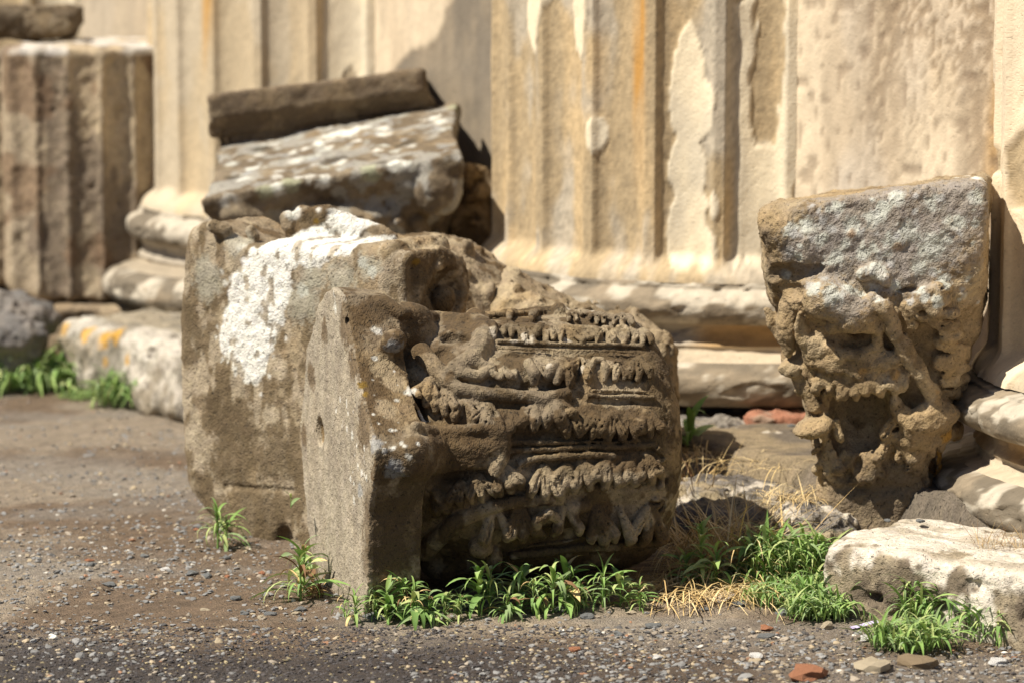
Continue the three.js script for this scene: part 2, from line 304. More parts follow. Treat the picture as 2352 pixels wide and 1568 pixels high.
// ---------------------------------------------------------------- grid surfaces
function gridGeo(nu, nv, fn, uvf, wrap = false) {
  const p = [], c = [], u = [], idx = [];
  for (let j = 0; j <= nv; j++) for (let i = 0; i <= nu; i++) { const r = fn(i / nu, j / nv); p.push(r[0], r[1], r[2]); c.push(r[3][0], r[3][1], r[3][2]); const w = uvf(i / nu, j / nv, r); u.push(w[0], w[1]); }
  for (let j = 0; j < nv; j++) for (let i = 0; i < nu; i++) { const a = j * (nu + 1) + i, b = a + 1, d = a + nu + 1, e = d + 1; idx.push(a, b, e, a, e, d); }
  const g = bg(p, null, c, u, idx);
  if (wrap) { const n = g.attributes.normal; for (let j = 0; j <= nv; j++) { const a = j * (nu + 1), b = a + nu; const x = n.getX(a) + n.getX(b), y = n.getY(a) + n.getY(b), z = n.getZ(a) + n.getZ(b), l = hypot(x, y, z) || 1; n.setXYZ(a, x / l, y / l, z / l); n.setXYZ(b, x / l, y / l, z / l); } }
  return g;
}

// ================================================================ GROUND
const groundH = (x, z) => 0.010 * fbm(x * 1.7 + 3, 1, z * 1.7, 3) + 0.005 * fbm(x * 9, 4, z * 9, 3);
{
  const axis = (lo, hi, h, far) => { const a = []; for (let v = -far; v < lo - 1; v += (abs(v - lo) > 12 ? 8 : 1)) a.push(v); for (let v = lo; v <= hi + 1e-6; v += h) a.push(v); for (let v = hi + 1; v <= far; v += (v - hi > 12 ? 8 : 1)) a.push(v); return a; };
  const xs = axis(-3.2, 3.2, 0.017, 70), zs = axis(-12.6, -4.6, 0.017, 70), nx = xs.length, nz = zs.length, p = [], c = [], u = [], idx = [];
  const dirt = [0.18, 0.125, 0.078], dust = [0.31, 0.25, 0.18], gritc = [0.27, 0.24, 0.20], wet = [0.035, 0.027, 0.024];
  for (let j = 0; j < nz; j++) for (let i = 0; i < nx; i++) {
    const x = xs[i], z = zs[j], y = groundH(x, z);
    let k = mix3(dirt, dust, sstep(0.02, 0.3, fbm(x * 2.3, 7, z * 2.3, 4) + 0.12 * sstep(0.2, -1.6, x) + 0.1 * sstep(-7.5, -9, z)));
    k = mix3(k, gritc, 0.55 * sstep(0.0, 0.35, fbm(x * 3.1 + 40, 2, z * 5.1, 4)));
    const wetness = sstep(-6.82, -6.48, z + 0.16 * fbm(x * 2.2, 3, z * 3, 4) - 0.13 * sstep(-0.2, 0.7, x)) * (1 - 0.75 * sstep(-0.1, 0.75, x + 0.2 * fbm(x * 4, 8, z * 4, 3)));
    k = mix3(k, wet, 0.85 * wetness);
    const inside = abs(x) < 3.25 && z > -12.7 && z < -4.5;
    if (!inside) k = mix3(dirt, dust, 0.35);
    const sp = n3(x * 140, 3, z * 140); if (inside) k = mul3(k, 1 + 0.30 * sp + 0.3 * fbm(x * 40, 9, z * 40, 2));
    p.push(x, y + (inside ? 0.0035 * n3(x * 90, 1, z * 90) : 0), z); c.push(...k); u.push(x, z);
  }
  for (let j = 0; j + 1 < nz; j++) for (let i = 0; i + 1 < nx; i++) { const a = j * nx + i; idx.push(a, a + nx, a + 1, a + 1, a + nx, a + nx + 1); }
  const m = solo('ground', bg(p, null, c, u, idx), dirtMat);
  info(m, 'brown dirt ground strewn with fine grey gravel', null, null, 'structure');
}

// ================================================================ WALL behind the columns
{
  const S0 = -7, S1 = 4.2, ys = []; for (let y = 0; y < 1.55; y += 0.014) ys.push(y); for (let y = 1.6; y <= 3.4; y += 0.2) ys.push(y);
  const nv = ys.length - 1, nu = Math.round((S1 - S0) / 0.014);
  const wcol = (s, y) => {
    const streak = fbm(s * 9, y * 0.9, 1, 4), fine = fbm(s * 30, y * 6, 4, 3), spk = n3(s * 95, y * 70, 2);
    const k = s / STEP, bay = floor(k), f = k - bay;
    let c = mix3([0.68, 0.565, 0.41], [0.56, 0.455, 0.325], sstep(-0.15, 0.3, streak));
    c = mix3(c, [0.60, 0.54, 0.46], 0.5 * sstep(0, 0.35, fbm(s * 4, y * 1.6, 7, 3)));
    let relief = 0;
    if (bay === -1) { // the bay beyond the middle column has lost its plaster skin, except a scrap high up
      const m = sstep(-0.012, 0.012, (1.18 + (s + STEP) * 0.62 - 0.78) - y - 0.09 * fbm(s * 7, y * 7, 3, 4) + 0.2);
      c = mix3(c, mix3([0.30, 0.245, 0.175], [0.22, 0.185, 0.14], sstep(-0.3, 0.3, fbm(s * 11, y * 5, 5, 4))), m); relief = -0.004 * m;
    }
    if (bay === 0) { // pitted dark weathering near the nearest column
      const w = sstep(0.40, 0.56, f + 0.10 * fbm(s * 5, y * 2, 9, 3) + 0.12 * (y - 0.9)) * sstep(0.80, 1.25, y + 0.5 * fbm(s * 6, y * 1.5, 2, 3));
      const pit = sstep(-0.02, 0.16, fbm(s * 95, y * 48, 6, 3) + 0.5 * streak);
      c = mix3(c, [0.15, 0.105, 0.065], 0.9 * w * pit); c = mix3(c, [0.45, 0.34, 0.22], 0.5 * w);
      const o = exp(-pow((f - 0.675 + (1.35 - y) * 0.05) / 0.013, 2)) * sstep(0.5, 1.2, y); c = mix3(c, [0.52, 0.31, 0.11], 0.75 * o); relief -= 0.005 * w * pit;
      const hole = sstep(0.55, 0.7, n3(s * 40, y * 22, 12)); c = mix3(c, [0.2, 0.14, 0.09], 0.5 * hole); relief -= 0.003 * hole;
    }
    if (bay < -1) c = mix3(c, [0.40, 0.33, 0.24], 0.6);
    return [mul3(c, 1 + 0.10 * spk + 0.18 * fine), relief];
  };
  const g = gridGeo(nu, nv, (a, b) => { const s = lerp(S0, S1, a), y = ys[Math.round(b * nv)]; const [c, r] = wcol(s, y); const q = wallPt(s, r + 0.004 * fbm(s * 3, y * 3, 0, 3) + 0.0018 * fbm(s * 22, y * 16, 3, 3)); return [q[0], y, q[1], c]; }, (a, b) => [lerp(S0, S1, a), ys[Math.round(b * nv)]]);
  const w = top('stuccoed_wall');
  part(w, 'stucco_face', g, plasterMat);
  const core = new THREE.BoxGeometry(S1 - S0, 3.38, 0.45); core.setAttribute('color', new THREE.Float32BufferAttribute(new Float32Array(24 * 3).fill(0.4), 3));
  const cm = part(w, 'masonry', core, plasterMat); const q = wallPt((S0 + S1) / 2, -0.25); cm.position.set(q[0], 1.69, q[1]); cm.rotation.y = atan2(-U[1], U[0]);
  info(w, 'stuccoed wall with peeling cream plaster behind the fluted columns', 'wall');
}

// ================================================================ COLUMNS
const profR = (y) => { // base profile, y above the stylobate level: torus, flat ledge, scotia, torus, flare of the shaft
  const R = COLR; if (y < 0.125) { const t = (y - 0.06) / 0.065; return R + 0.12 + 0.07 * sqrt(max(0, 1 - t * t)); }
  if (y < 0.15) return R + 0.12 - 0.07 * sstep(0.125, 0.15, y); if (y < 0.165) return R + 0.05; if (y < 0.225) return R + 0.035 + 0.02 * pow((y - 0.195) / 0.03, 2);
  if (y < 0.325) { const t = (y - 0.275) / 0.05; return R + 0.045 + 0.05 * sqrt(max(0, 1 - t * t)); }
  if (y < 0.345) return R + 0.045; return R + 0.04 * (1 - sstep(0.345, 0.42, y)); };
function column(k, label, look, dy = 0) {
  const [cx, cz] = colAt(k), NF = 24, phi0 = -69.4 * PI / 180, y0 = BASEY + 0.345, H = 3.0;
  const g0 = top('fluted_column', [cx, BASEY + dy, cz]);
  const flute = (phi) => { let f = ((phi - phi0) / (2 * PI) * NF) % 1; if (f < 0) f += 1; f = abs(f - 0.5) * 2; /* 1 at fillet centre */ const e = 0.80; return f > e ? 0 : sqrt(max(0, 1 - (f / e) * (f / e))); };
  const ys = []; for (let y = y0; y < 1.6; y += 0.012) ys.push(y); for (let y = 1.65; y <= H; y += 0.15) ys.push(y);
  const nv = ys.length - 1, NU = 720;
  const shaft = gridGeo(NU, nv, (a, b) => {
    const phi = -PI + a * 2 * PI, y = ys[Math.round(b * nv)], fl = flute(phi);
    const endFade = sstep(y0 + 0.03, y0 + 0.085, y);
    let r = COLR - 0.034 * fl * endFade + 0.04 * (1 - sstep(y0, y0 + 0.075, y));
    const L = look(phi, y, fl, a * NF);
    r += L[1] + 0.003 * fbm(phi * 4, y * 4, k * 7, 3) + 0.0022 * fbm(phi * 26, y * 22, k, 3);
    return [sin(phi) * r, y - BASEY, cos(phi) * r, L[0]];
  }, (a, b) => [a * 2 * PI * COLR, ys[Math.round(b * nv)]], true);
  part(g0, 'fluted_shaft', shaft, plasterMat);
  const bys = []; for (let y = 0; y <= 0.36; y += 0.008) bys.push(y);
  const nb = bys.length - 1;
  const prof = (lo, hi, name, tone) => {
    const n = Math.round((hi - lo) / 0.007);
    part(g0, name, gridGeo(420, n, (a, b) => { const phi = -PI + a * 2 * PI, y = lerp(lo, hi, b); let r = profR(y); if (k === 1) r += y < 0.17 ? -0.03 * (y < 0.14 ? 1 : 0.3) : y > 0.226 && y < 0.34 ? 0.03 : 0; r += 0.006 * fbm(phi * 3 + k * 5, y * 9, 3, 3) + 0.003 * fbm(phi * 14, y * 30, 6, 3) + 0.004 * (0.3 - abs(n3(phi * 22, y * 40, k * 3))); const chip = sstep(0.20, 0.24, fbm(phi * 9 + 9, y * 16, k * 3.3, 3)); r -= 0.009 * chip; return [sin(phi) * r, y, cos(phi) * r, tone(phi, y, chip)]; }, (a, b) => [a * 4, lerp(lo, hi, b)], true), plasterMat);
  };
  const dirty = (phi, y, chip) => { let c = mix3([0.28, 0.225, 0.155], [0.17, 0.14, 0.10], sstep(-0.15, 0.25, fbm(phi * 6, y * 14, k + 2, 4))); c = mix3(c, [0.58, 0.52, 0.42], 0.75 * sstep(0.12, 0.25, fbm(phi * 12, y * 22, k + 8, 4))); return mul3(c, 1 + 0.2 * n3(phi * 60, y * 130, 2)); };
  const paleT = (phi, y) => { const c = mix3([0.52, 0.43, 0.31], [0.33, 0.275, 0.20], sstep(-0.1, 0.3, fbm(phi * 5, y * 12, k + 4, 4))); return mul3(c, 1 + 0.12 * n3(phi * 60, y * 130, 2)); };
  prof(0.0, 0.126, 'lower_torus', dirty);
  prof(0.126, 0.165, 'base_ledge', paleT);
  prof(0.165, 0.228, 'scotia', (phi, y) => mul3(mix3([0.42, 0.27, 0.12], [0.38, 0.33, 0.26], sstep(-0.1, 0.25, fbm(phi * 2.5 + k * 4, y * 5, 1, 3))), 1 + 0.15 * n3(phi * 50, y * 90, 2)));
  prof(0.228, 0.348, 'upper_torus', dirty);
  info(g0, label, 'column', 'columns engaged in the stuccoed wall');
  return g0;
}
// surface looks: [colour, relief]
const bare = (phi, y, s, fl) => { let c = mix3([0.53, 0.395, 0.225], [0.41, 0.315, 0.19], sstep(-0.2, 0.25, fbm(phi * 9, y * 1.6, s, 4))); c = mix3(c, [0.46, 0.41, 0.33], 0.8 * sstep(0.05, 0.3, fbm(phi * 6, y * 2.6 - 3, s + 4, 4) + 0.22 * sstep(1.0, 0.65, y))); return mul3(c, 1 + 0.2 * n3(phi * 80, y * 70, 3) + 0.2 * n3(phi * 160, y * 130, 8) + 0.14 * fbm(phi * 30, y * 24, 5, 3)); };
const creamC = (phi, y) => mul3(mix3([0.87, 0.75, 0.54], [0.74, 0.65, 0.49], sstep(-0.1, 0.35, fbm(phi * 8, y * 3, 11, 4))), 1 + 0.05 * n3(phi * 60, y * 110, 3));
const deg = (d) => d * PI / 180;
// bearing round the middle shaft and height, read off the lens
const onShaft = (px, py) => { const r = ray(px, py), A = r[0] * r[0] + r[2] * r[2], B = -(r[0] * MID[0] + r[2] * MID[1]), C = MID[0] * MID[0] + MID[1] * MID[1] - COLR * COLR, t = (-B - sqrt(max(0, B * B - A * C))) / A; return [atan2(r[0] * t - MID[0], r[2] * t - MID[1]), EYE + r[1] * t]; };
const px2phi = (px) => onShaft(px, 300)[0];
const inBlob = (list, phi, y, n) => { let m = -1; for (const [p, yy, rp, ry] of list) m = max(m, 1 - hypot((phi - p) / rp, (y - yy) / ry)); return m + n; };
{
  // remaining scraps of cream plaster on the middle shaft, as bearings and heights
  const B = (px, y0, y1, w) => { const a = onShaft(px, y0), b = onShaft(px, y1); return [a[0], (a[1] + b[1]) / 2, onShaft(px + w, y0)[0] - a[0], (a[1] - b[1]) / 2]; };
  const scraps = [B(1580, 70, 330, 42), B(1590, 180, 330, 55), B(1575, 300, 480, 42), B(1580, 430, 650, 52), B(1600, 520, 650, 55), B(1640, 440, 510, 12), B(1215, -60, 120, 26), B(1325, -70, 130, 22), B(1225, -140, 60, 32), B(1365, 270, 350, 22)];
  const edges = px2phi(1683);
  column(0, 'cream fluted column with ragged plaster scraps, between the two other columns', (phi, y, fl) => {
    const nz = 0.34 * fbm(phi * 14, y * 13, 3, 4);
    let m = sstep(-0.02, 0.03, inBlob(scraps, phi, y, nz));
    const lastFlute = sstep(edges, edges + 0.03, phi + 0.035 * fbm(y * 7, 3, 8, 4)) * (phi < 0.6 ? 1 : 0) * (1 - sstep(0.19, 0.23, fbm(phi * 7, y * 2.6, 21, 4) + 0.25 * sstep(0.70, 0.62, y)));
    m = max(m, lastFlute) * sstep(0.63, 0.70, y + 0.12 * fbm(phi * 16, y * 9, 7, 3));
    let c = bare(phi, y, 2, fl);
    const or = sstep(0.35, 0.8, 1 - abs((phi - px2phi(1462)) / 0.075)) * sstep(0.75, 1.15, y + 0.2 * fbm(phi * 5, y * 3, 4, 3)); c = mix3(c, [0.52, 0.28, 0.075], 0.75 * or * (0.6 + 0.8 * sstep(-0.2, 0.3, fbm(phi * 30, y * 5, 2, 3))));
    return [mix3(c, creamC(phi, y), m), 0.006 * m];
  });
  column(-1, 'blurred far fluted column rising behind the stacked capitals', (phi, y, fl) => {
    let m = sstep(edges, edges + 0.03, phi + 0.03 * fbm(y * 7, 3, 2, 4)) * (phi < 0.6 ? 1 : 0) * (1 - sstep(0.2, 0.26, fbm(phi * 8, y * 3, 2, 4)));
    let c = mix3(bare(phi, y, 9, fl), [0.60, 0.50, 0.35], 0.55);
    const or = sstep(0.1, 0.8, 1 - abs((phi + 0.72) / 0.10)) * sstep(1.0, 1.3, y + 0.3 * fbm(phi * 6, y * 3, 4, 3)); c = mix3(c, [0.54, 0.30, 0.08], 0.9 * or);
    return [mix3(c, creamC(phi, y), m), 0.005 * m];
  });
  column(1, 'near column with cracked plaster skin, cut off beside the carved capital', (phi, y, fl) => {
    const m = sstep(-0.02, 0.03, fbm(phi * 5, y * 3.4, 31, 4) + 0.10), e = sstep(0.0, 0.02, fbm(phi * 9, y * 4, 12, 4));
    return [mix3(mix3(bare(phi, y, 4, fl), SAND, 0.4), mul3(mix3(creamC(phi, y), [0.62, 0.47, 0.32], 0.4), 1), m), 0.012 * m + 0.005 * e];
  }, -0.105);
  column(-2, 'farthest column, a pale sliver beyond the dark fluted drum', (phi, y, fl) => { const m = phi > edges ? 1 : 0; return [mix3(mix3(bare(phi, y, 6, fl), SAND, 0.5), creamC(phi, y), m), 0.004 * m]; });
}

// ================================================================ SCULPTED STONES
const stoneNoise = (amp = 1, f = 1, s = 0) => (x, y, z) => amp * (0.0095 * fbm(x * 9 * f + s, y * 9 * f, z * 9 * f, 3) + 0.0052 * (0.3 - abs(n3(x * 34 * f, y * 34 * f + s, z * 34 * f))) + 0.0040 * (0.3 - abs(n3(x * 78 * f + s, y * 78 * f, z * 78 * f))) + 0.0024 * n3(x * 170 * f, y * 170 * f, z * 170 * f + s));
const nearestTag = (S, tol = 0.007) => { const ops = S.ops.filter((o) => o.tag); return (x, y, z) => { let best = tol, t = null; for (const o of ops) { if (hypot(x - o.c[0], y - o.c[1], z - o.c[2]) > o.R + tol) continue; const q = o.d(x, y, z); if (q < best) { best = q; t = o.tag; } } return t; }; };
function sculptThing(name, S, lo, hi, h, noise, origin, colour, partOf, label, category, group, mat = stone) {
  const parts = dress(meshField(S, lo, hi, h, noise), origin, colour, partOf);
  const g = top(name, origin);
  for (const [k, geo] of parts) part(g, k.replace(/#\d+$/, ''), geo, mat);
  info(g, label, category, group);
  return g;
}
// general tufa colouring
const tufa = (x, y, z, s, brown = 0, pale = 0) => {
  const a = fbm(x * 5 + s, y * 5, z * 5, 4), b = fbm(x * 14, y * 14 + s, z * 14, 4), f = n3(x * 130, y * 130, z * 130 + s), f2 = n3(x * 62 + s, y * 62, z * 62);
  let c = mix3(TAN, GREY, sstep(-0.2, 0.25, a));
  c = mix3(c, [0.50, 0.40, 0.255], sstep(0.08 - pale, 0.32 - pale, fbm(x * 8 + 50, y * 8, z * 8 + s, 4)) * 0.8);
  c = mix3(c, BROWN, sstep(0.10 - brown, 0.26 - brown, b + 0.12 * f2) * 0.9);
  return mul3(c, (1 + 0.24 * f + 0.16 * f2) * 0.82);
};

// ---------------------------------------------------------------- A: nearest capital, lying on its side
{
  const TH = 17 * PI / 180, ax = [cos(TH), 0, -sin(TH)], hx = [sin(TH), 0, cos(TH)];
  const O = onGround(774, 1362); O[1] = 0.362;
  const Rb = (t) => tab([0, 0.10, 0.16, 0.30, 0.5, 0.72, 0.84], [0.20, 0.215, 0.268, 0.318, 0.324, 0.320, 0.31], t);
  // outline of the abacus seen along the axis: a worn square with one horn pointing out
  const sec = [[-0.10, 0.372], [-0.02, 0.392], [0.06, 0.380], [0.20, 0.205], [0.378, 0.058], [0.378, 0.012], [0.322, -0.10], [0.305, -0.28], [0.25, -0.372], [-0.24, -0.374], [-0.35, -0.2], [-0.385, 0.0], [-0.31, 0.2], [-0.18, 0.325]];
  const secD = (x, y) => { let d = 1e9, s = 1; for (let i = 0, j = sec.length - 1; i < sec.length; j = i++) { const a = sec[i], b = sec[j], ex = b[0] - a[0], ey = b[1] - a[1], wx = x - a[0], wy = y - a[1], t = clamp((wx * ex + wy * ey) / (ex * ex + ey * ey)), qx = wx - ex * t, qy = wy - ey * t; d = min(d, qx * qx + qy * qy); const c1 = y >= a[1], c2 = y < b[1], c3 = ex * wy > ey * wx; if ((c1 && c2 && c3) || (!c1 && !c2 && !c3)) s = -s; } return s * sqrt(d); };
  const base = (x, y, z) => {
    const X = x - O[0], Y = y - O[1], Z = z - O[2], t = X * ax[0] + Z * ax[2], h = X * hx[0] + Z * hx[2], rho = sqrt(h * h + Y * Y), ph = atan2(Y, h) - 0.15;
    const taper = 1 - 0.25 * max(0, t - 0.03);
    let d = smax(secD(h / taper, Y / taper), abs(t - 0.066) - 0.066, 0.006);
    const yb = Y + 0.018 * sstep(0.08, 0.4, t), rb = sqrt(h * h + yb * yb);
    let b = smax(rb - Rb(t), t - 0.815, 0.11); b = max(b, 0.02 - t);
    return smin(d, b, 0.022);
  };
  const S = new Sculpt(base, O[2] * -1 - 0.9, 0.0018), Z = (X, Y) => [643 + 0.5078 * X, 612.5 + 0.5078 * Y], K = 0.5078;
  const T = (pts, r, o) => S.tube(pts.map(([X, Y, f]) => [...Z(X, Y), f ?? 1]), r * K, o);
  const Bl = (X, Y, a, b, n, o) => S.blob(...Z(X, Y), a * K, b * K, n * K, o);
  const Cu = (X, Y, s, o) => S.curl(...Z(X, Y), s * K, o);
  // abacus mouldings and wear
  T([[285, 110], [315, 300], [345, 450], [385, 600]], 7, { cut: true, k: 0.004, lift: 0 });
  Bl(178, 745, 62, 66, 60, { cut: true, k: 0.006 });
  // fleuron boss and helices
  Bl(575, 330, 125, 140, 130, { lift: 0.35, k: 0.03, tag: 'fleuron' });
  Bl(500, 365, 60, 55, 70, { lift: 0.7, k: 0.02, tag: 'fleuron' });
  T([[470, 165], [600, 205], [720, 240], [830, 250], [890, 240]], 26, { tag: 'helix', lift: 0.5, k: 0.02 });
  T([[880, 235], [925, 300], [905, 370], [870, 420], [800, 465]], 44, { tag: 'helix', lift: 0.2, k: 0.02 });
  T([[870, 430], [940, 470], [900, 500], [820, 490]], 28, { tag: 'helix', lift: 0.6 });
  Bl(790, 312, 74, 40, 75, { cut: true, k: 0.012 });
  Bl(720, 400, 34, 60, 40, { cut: true, k: 0.012 });
  // slot between abacus and bell
  Bl(620, 610, 52, 130, 52, { cut: true, k: 0.012, tilt: 18 });
  T([[560, 500], [600, 600], [650, 700], [690, 745]], 9, { tag: 'leaf_edge', lift: 0.2 });
  // corner volute under the horn
  T([[600, 830, 1.1], [720, 815, 1.05], [850, 815], [960, 810, 0.9]], 66, { lift: 0.15, k: 0.03, tag: 'volute' });
  T([[600, 900, 1], [740, 890, 1], [880, 885, 0.9], [950, 880, 0.7]], 46, { lift: 0.1, k: 0.03, tag: 'volute' });
  T([[600, 752], [700, 752], [800, 746], [900, 738], [985, 745]], 26, { tag: 'volute', lift: 1.9, k: 0.02 });
  T([[930, 710], [1000, 760], [1000, 850], [950, 940]], 36, { tag: 'volute', lift: 0.8 });
  Bl(860, 960, 150, 42, 60, { cut: true, k: 0.015 });
  // caulis stems
  T([[640, 400, 1.3], [700, 460, 1.2], [760, 525], [820, 556], [920, 575], [1060, 590], [1200, 602], [1290, 575, 0.8]], 34, { tag: 'stem', lift: 0.35 });
  T([[660, 1270, 1.3], [710, 1225, 1.25], [800, 1145, 1.1], [950, 1078], [1100, 1047], [1260, 1045, 0.8]], 36, { tag: 'stem', lift: 0.35 });
  T([[1020, 960], [1060, 905], [1120, 872], [1280, 855], [1500, 850]], 20, { tag: 'leaf_edge', lift: 0.6 });
  // ribs and grooves running along the bell
  for (const [y0, y1, x0, x1, r] of [[345, 365, 985, 1640, 11], [372, 392, 1000, 1600, 7], [585, 592, 1400, 1690, 11], [560, 566, 1420, 1660, 7], [792, 786, 1015, 1620, 12], [828, 806, 1030, 1690, 12], [1290, 1225, 1050, 1690, 20], [1262, 1200, 1100, 1500, 9], [190, 150, 930, 1180, 16], [235, 210, 920, 1225, 13], [205, 250, 1260, 1560, 16], [285, 310, 1280, 1600, 12]]) {
    const p = [0, 0.2, 0.4, 0.6, 0.8, 1].map((t) => [lerp(x0, x1, t), lerp(y0, y1, t) + rr(-3, 3), rr(0.85, 1.1)]);
    T(p, r * 1.1, { tag: 'rib', lift: 0.8, k: 0.003 });
    T(p.map(([a, b]) => [a, b + r * 1.8 + 5]), r * 0.9, { cut: true, lift: 0.1, k: 0.003 });
  }
  T([[1040, 405], [1300, 395], [1600, 420]], 18, { cut: true, lift: 0, k: 0.01 });
  T([[1060, 540], [1250, 530]], 24, { cut: true, lift: 0, k: 0.01 });
  T([[880, 640], [1000, 640], [1200, 645]], 24, { cut: true, lift: 0, k: 0.012 });
  T([[1050, 750], [1300, 770], [1650, 765]], 18, { cut: true, lift: 0, k: 0.01 });
  T([[980, 900], [1150, 910], [1500, 880]], 24, { cut: true, lift: 0, k: 0.015 });
  T([[870, 1010], [1000, 1020], [1250, 1005]], 16, { cut: true, lift: 0, k: 0.012 });
  T([[900, 1180], [1250, 1200], [1660, 1185]], 22, { cut: true, lift: 0, k: 0.015 });
  // leaf rows: curled lobes
  let tagN = 0;
  // swelling leaf bodies under the lobes
  for (const [pts, r] of [[[[950, 280], [1250, 290], [1600, 320]], 42], [[[1000, 455], [1150, 450], [1270, 480]], 46], [[[1340, 465], [1480, 460], [1620, 470]], 40], [[[680, 590], [780, 640], [860, 650]], 40], [[[930, 680], [1080, 690], [1260, 660]], 50], [[[1320, 700], [1500, 700], [1670, 715]], 46], [[[740, 1060], [820, 1010], [900, 1000]], 40], [[[1000, 960], [1120, 960], [1300, 940], [1480, 920], [1650, 900]], 52], [[[970, 1150], [1100, 1160], [1290, 1125]], 54], [[[1420, 1150], [1540, 1155], [1660, 1140]], 48], [[[1430, 1020], [1640, 1000]], 34]]) T(pts, r, { lift: -0.78, k: 0.03 });
  const row = (x0, y0, x1, y1, n, z, o = {}) => { for (let i = 0; i < n; i++) { const t = n > 1 ? i / (n - 1) : 0.5, X = lerp(x0, x1, t) + rr(-7, 7), Y = lerp(y0, y1, t) + rr(-6, 6), q = z * rr(0.9, 1.15); if (rnd() < 0.64) S.fan(...Z(X, Y), q * 1.06 * K, { rot: (o.rot ?? 0) + rr(-22, 22), n: rnd() < 0.25 ? 2 : 3, lift: (o.lift ?? 1) * 1.35, k: 0.003 }); else Cu(X, Y, q, { tag: 'acanthus_lobe#' + tagN++, rot: rr(-25, 25), flip: rnd() < 0.5, r: rr(0.30, 0.38), lift: 1.8 * (o.lift ?? 1), k: 0.003 }); if (rnd() < 0.5) Bl(X + q * 0.9, Y + rr(-10, 14), rr(14, 24), rr(4, 7), 22, { cut: true, k: 0.004, tilt: rr(60, 120) }); } };
  row(960, 290, 1630, 325, 9, 39, { lift: 0.8 });
  row(950, 228, 1150, 210, 3, 36, { lift: 0.6 }); row(1330, 220, 1550, 245, 3, 36, { lift: 0.6 });
  row(1010, 478, 1265, 478, 3, 58); row(1355, 475, 1610, 470, 4, 48, { lift: 0.85 });
  row(665, 570, 845, 655, 3, 52, { rot: 12 }); row(935, 690, 1250, 665, 4, 62); row(1325, 712, 1665, 716, 5, 55);
  row(735, 1055, 905, 990, 3, 52, { rot: -20, lift: 1.0 }); row(1010, 955, 1190, 970, 2, 66, { lift: 1.25 }); row(1285, 945, 1655, 905, 5, 58, { lift: 1.3 });
  row(980, 1155, 1295, 1130, 4, 66, { lift: 1.35 }); row(1440, 1155, 1655, 1142, 3, 62, { lift: 1.35 });
  row(1715, 860, 1722, 1180, 4, 36, { lift: 0.5, rot: 80 });
  Bl(1250, 1000, 70, 26, 24, { lift: 0.4, tilt: 15, tag: 'leaf_blade' });
  Bl(1345, 1085, 60, 30, 24, { lift: 0.3, tag: 'leaf_blade' });
  Bl(905, 1240, 60, 50, 56, { lift: 0.6, k: 0.01, tag: 'leaf_tip' });
  Bl(965, 1285, 40, 56, 50, { lift: 0.6, k: 0.01, tag: 'leaf_tip' });
  Bl(720, 1350, 90, 80, 50, { lift: 0.3, k: 0.02, tag: 'leaf_blade' });
  Bl(830, 1340, 60, 60, 70, { cut: true, k: 0.02 });
  Bl(1260, 140, 36, 60, 40, { lift: 0.35, k: 0.012, tag: 'leaf_tip' });
  Bl(1180, 165, 70, 22, 25, { lift: 0.5, k: 0.012, tag: 'leaf_tip' });
  for (const [X, Y] of [[1740, 500], [1745, 580], [1750, 640], [1752, 700]]) Bl(X, Y, 6, 13, 10, { cut: true, k: 0.008 });
  // colours
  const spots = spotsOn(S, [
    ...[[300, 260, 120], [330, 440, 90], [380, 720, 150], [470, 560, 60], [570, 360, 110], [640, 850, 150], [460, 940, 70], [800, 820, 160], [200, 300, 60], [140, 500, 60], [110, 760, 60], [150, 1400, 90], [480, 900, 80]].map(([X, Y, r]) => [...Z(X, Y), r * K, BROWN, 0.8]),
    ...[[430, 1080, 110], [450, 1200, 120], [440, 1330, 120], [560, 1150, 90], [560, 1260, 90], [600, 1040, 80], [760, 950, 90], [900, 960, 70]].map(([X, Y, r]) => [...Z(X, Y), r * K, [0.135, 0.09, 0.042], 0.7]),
    ...[[1100, 300, 130], [1400, 330, 130], [1300, 820, 160], [1000, 560, 90], [1650, 430, 100], [1720, 620, 90], [1700, 800, 80]].map(([X, Y, r]) => [...Z(X, Y), r * K, [0.16, 0.11, 0.05], 0.65]),
    ...[[470, 460, 60], [520, 520, 50], [480, 640, 60]].map(([X, Y, r]) => [...Z(X, Y), r * K, SAND, 0.8]),
    ...[[245, 185, 26], [245, 125, 22], ...Array.from({ length: 46 }, (_, i) => { const q = [[480, 650, 70], [540, 860, 90], [390, 850, 60], [470, 800, 90], [350, 960, 40], [300, 700, 60], [420, 500, 120]][i % 7]; return [q[0] + rr(-1, 1) * q[2], q[1] + rr(-1, 1) * q[2], rr(5, 17)]; }), [335, 1060, 22], [325, 760, 26], [270, 600, 14], [435, 290, 22], [580, 860, 20], [640, 690, 34], [590, 560, 30], [300, 620, 18]].map(([X, Y, r]) => [...Z(X, Y), r * K, WHITE, 0.9]),
    ...[[510, 370, 44], [520, 920, 50], [360, 1010, 40], [430, 800, 40]].map(([X, Y, r]) => [...Z(X, Y), r * K, BLUEG, 0.7]),
    ...[[372, 530, 22], [385, 570, 16], [650, 455, 14]].map(([X, Y, r]) => [...Z(X, Y), r * K, MUST, 0.95]),
    ...[[960, 300, 26], [1110, 320, 34], [1300, 335, 22], [1215, 445, 14], [1420, 190, 14], [1310, 175, 16], [1060, 330, 20], [1360, 460, 16]].map(([X, Y, r]) => [...Z(X, Y), r * K, [0.7, 0.62, 0.48], 0.8]),
  ]);
  const fBot = [0.17, 0.12, 0.065];
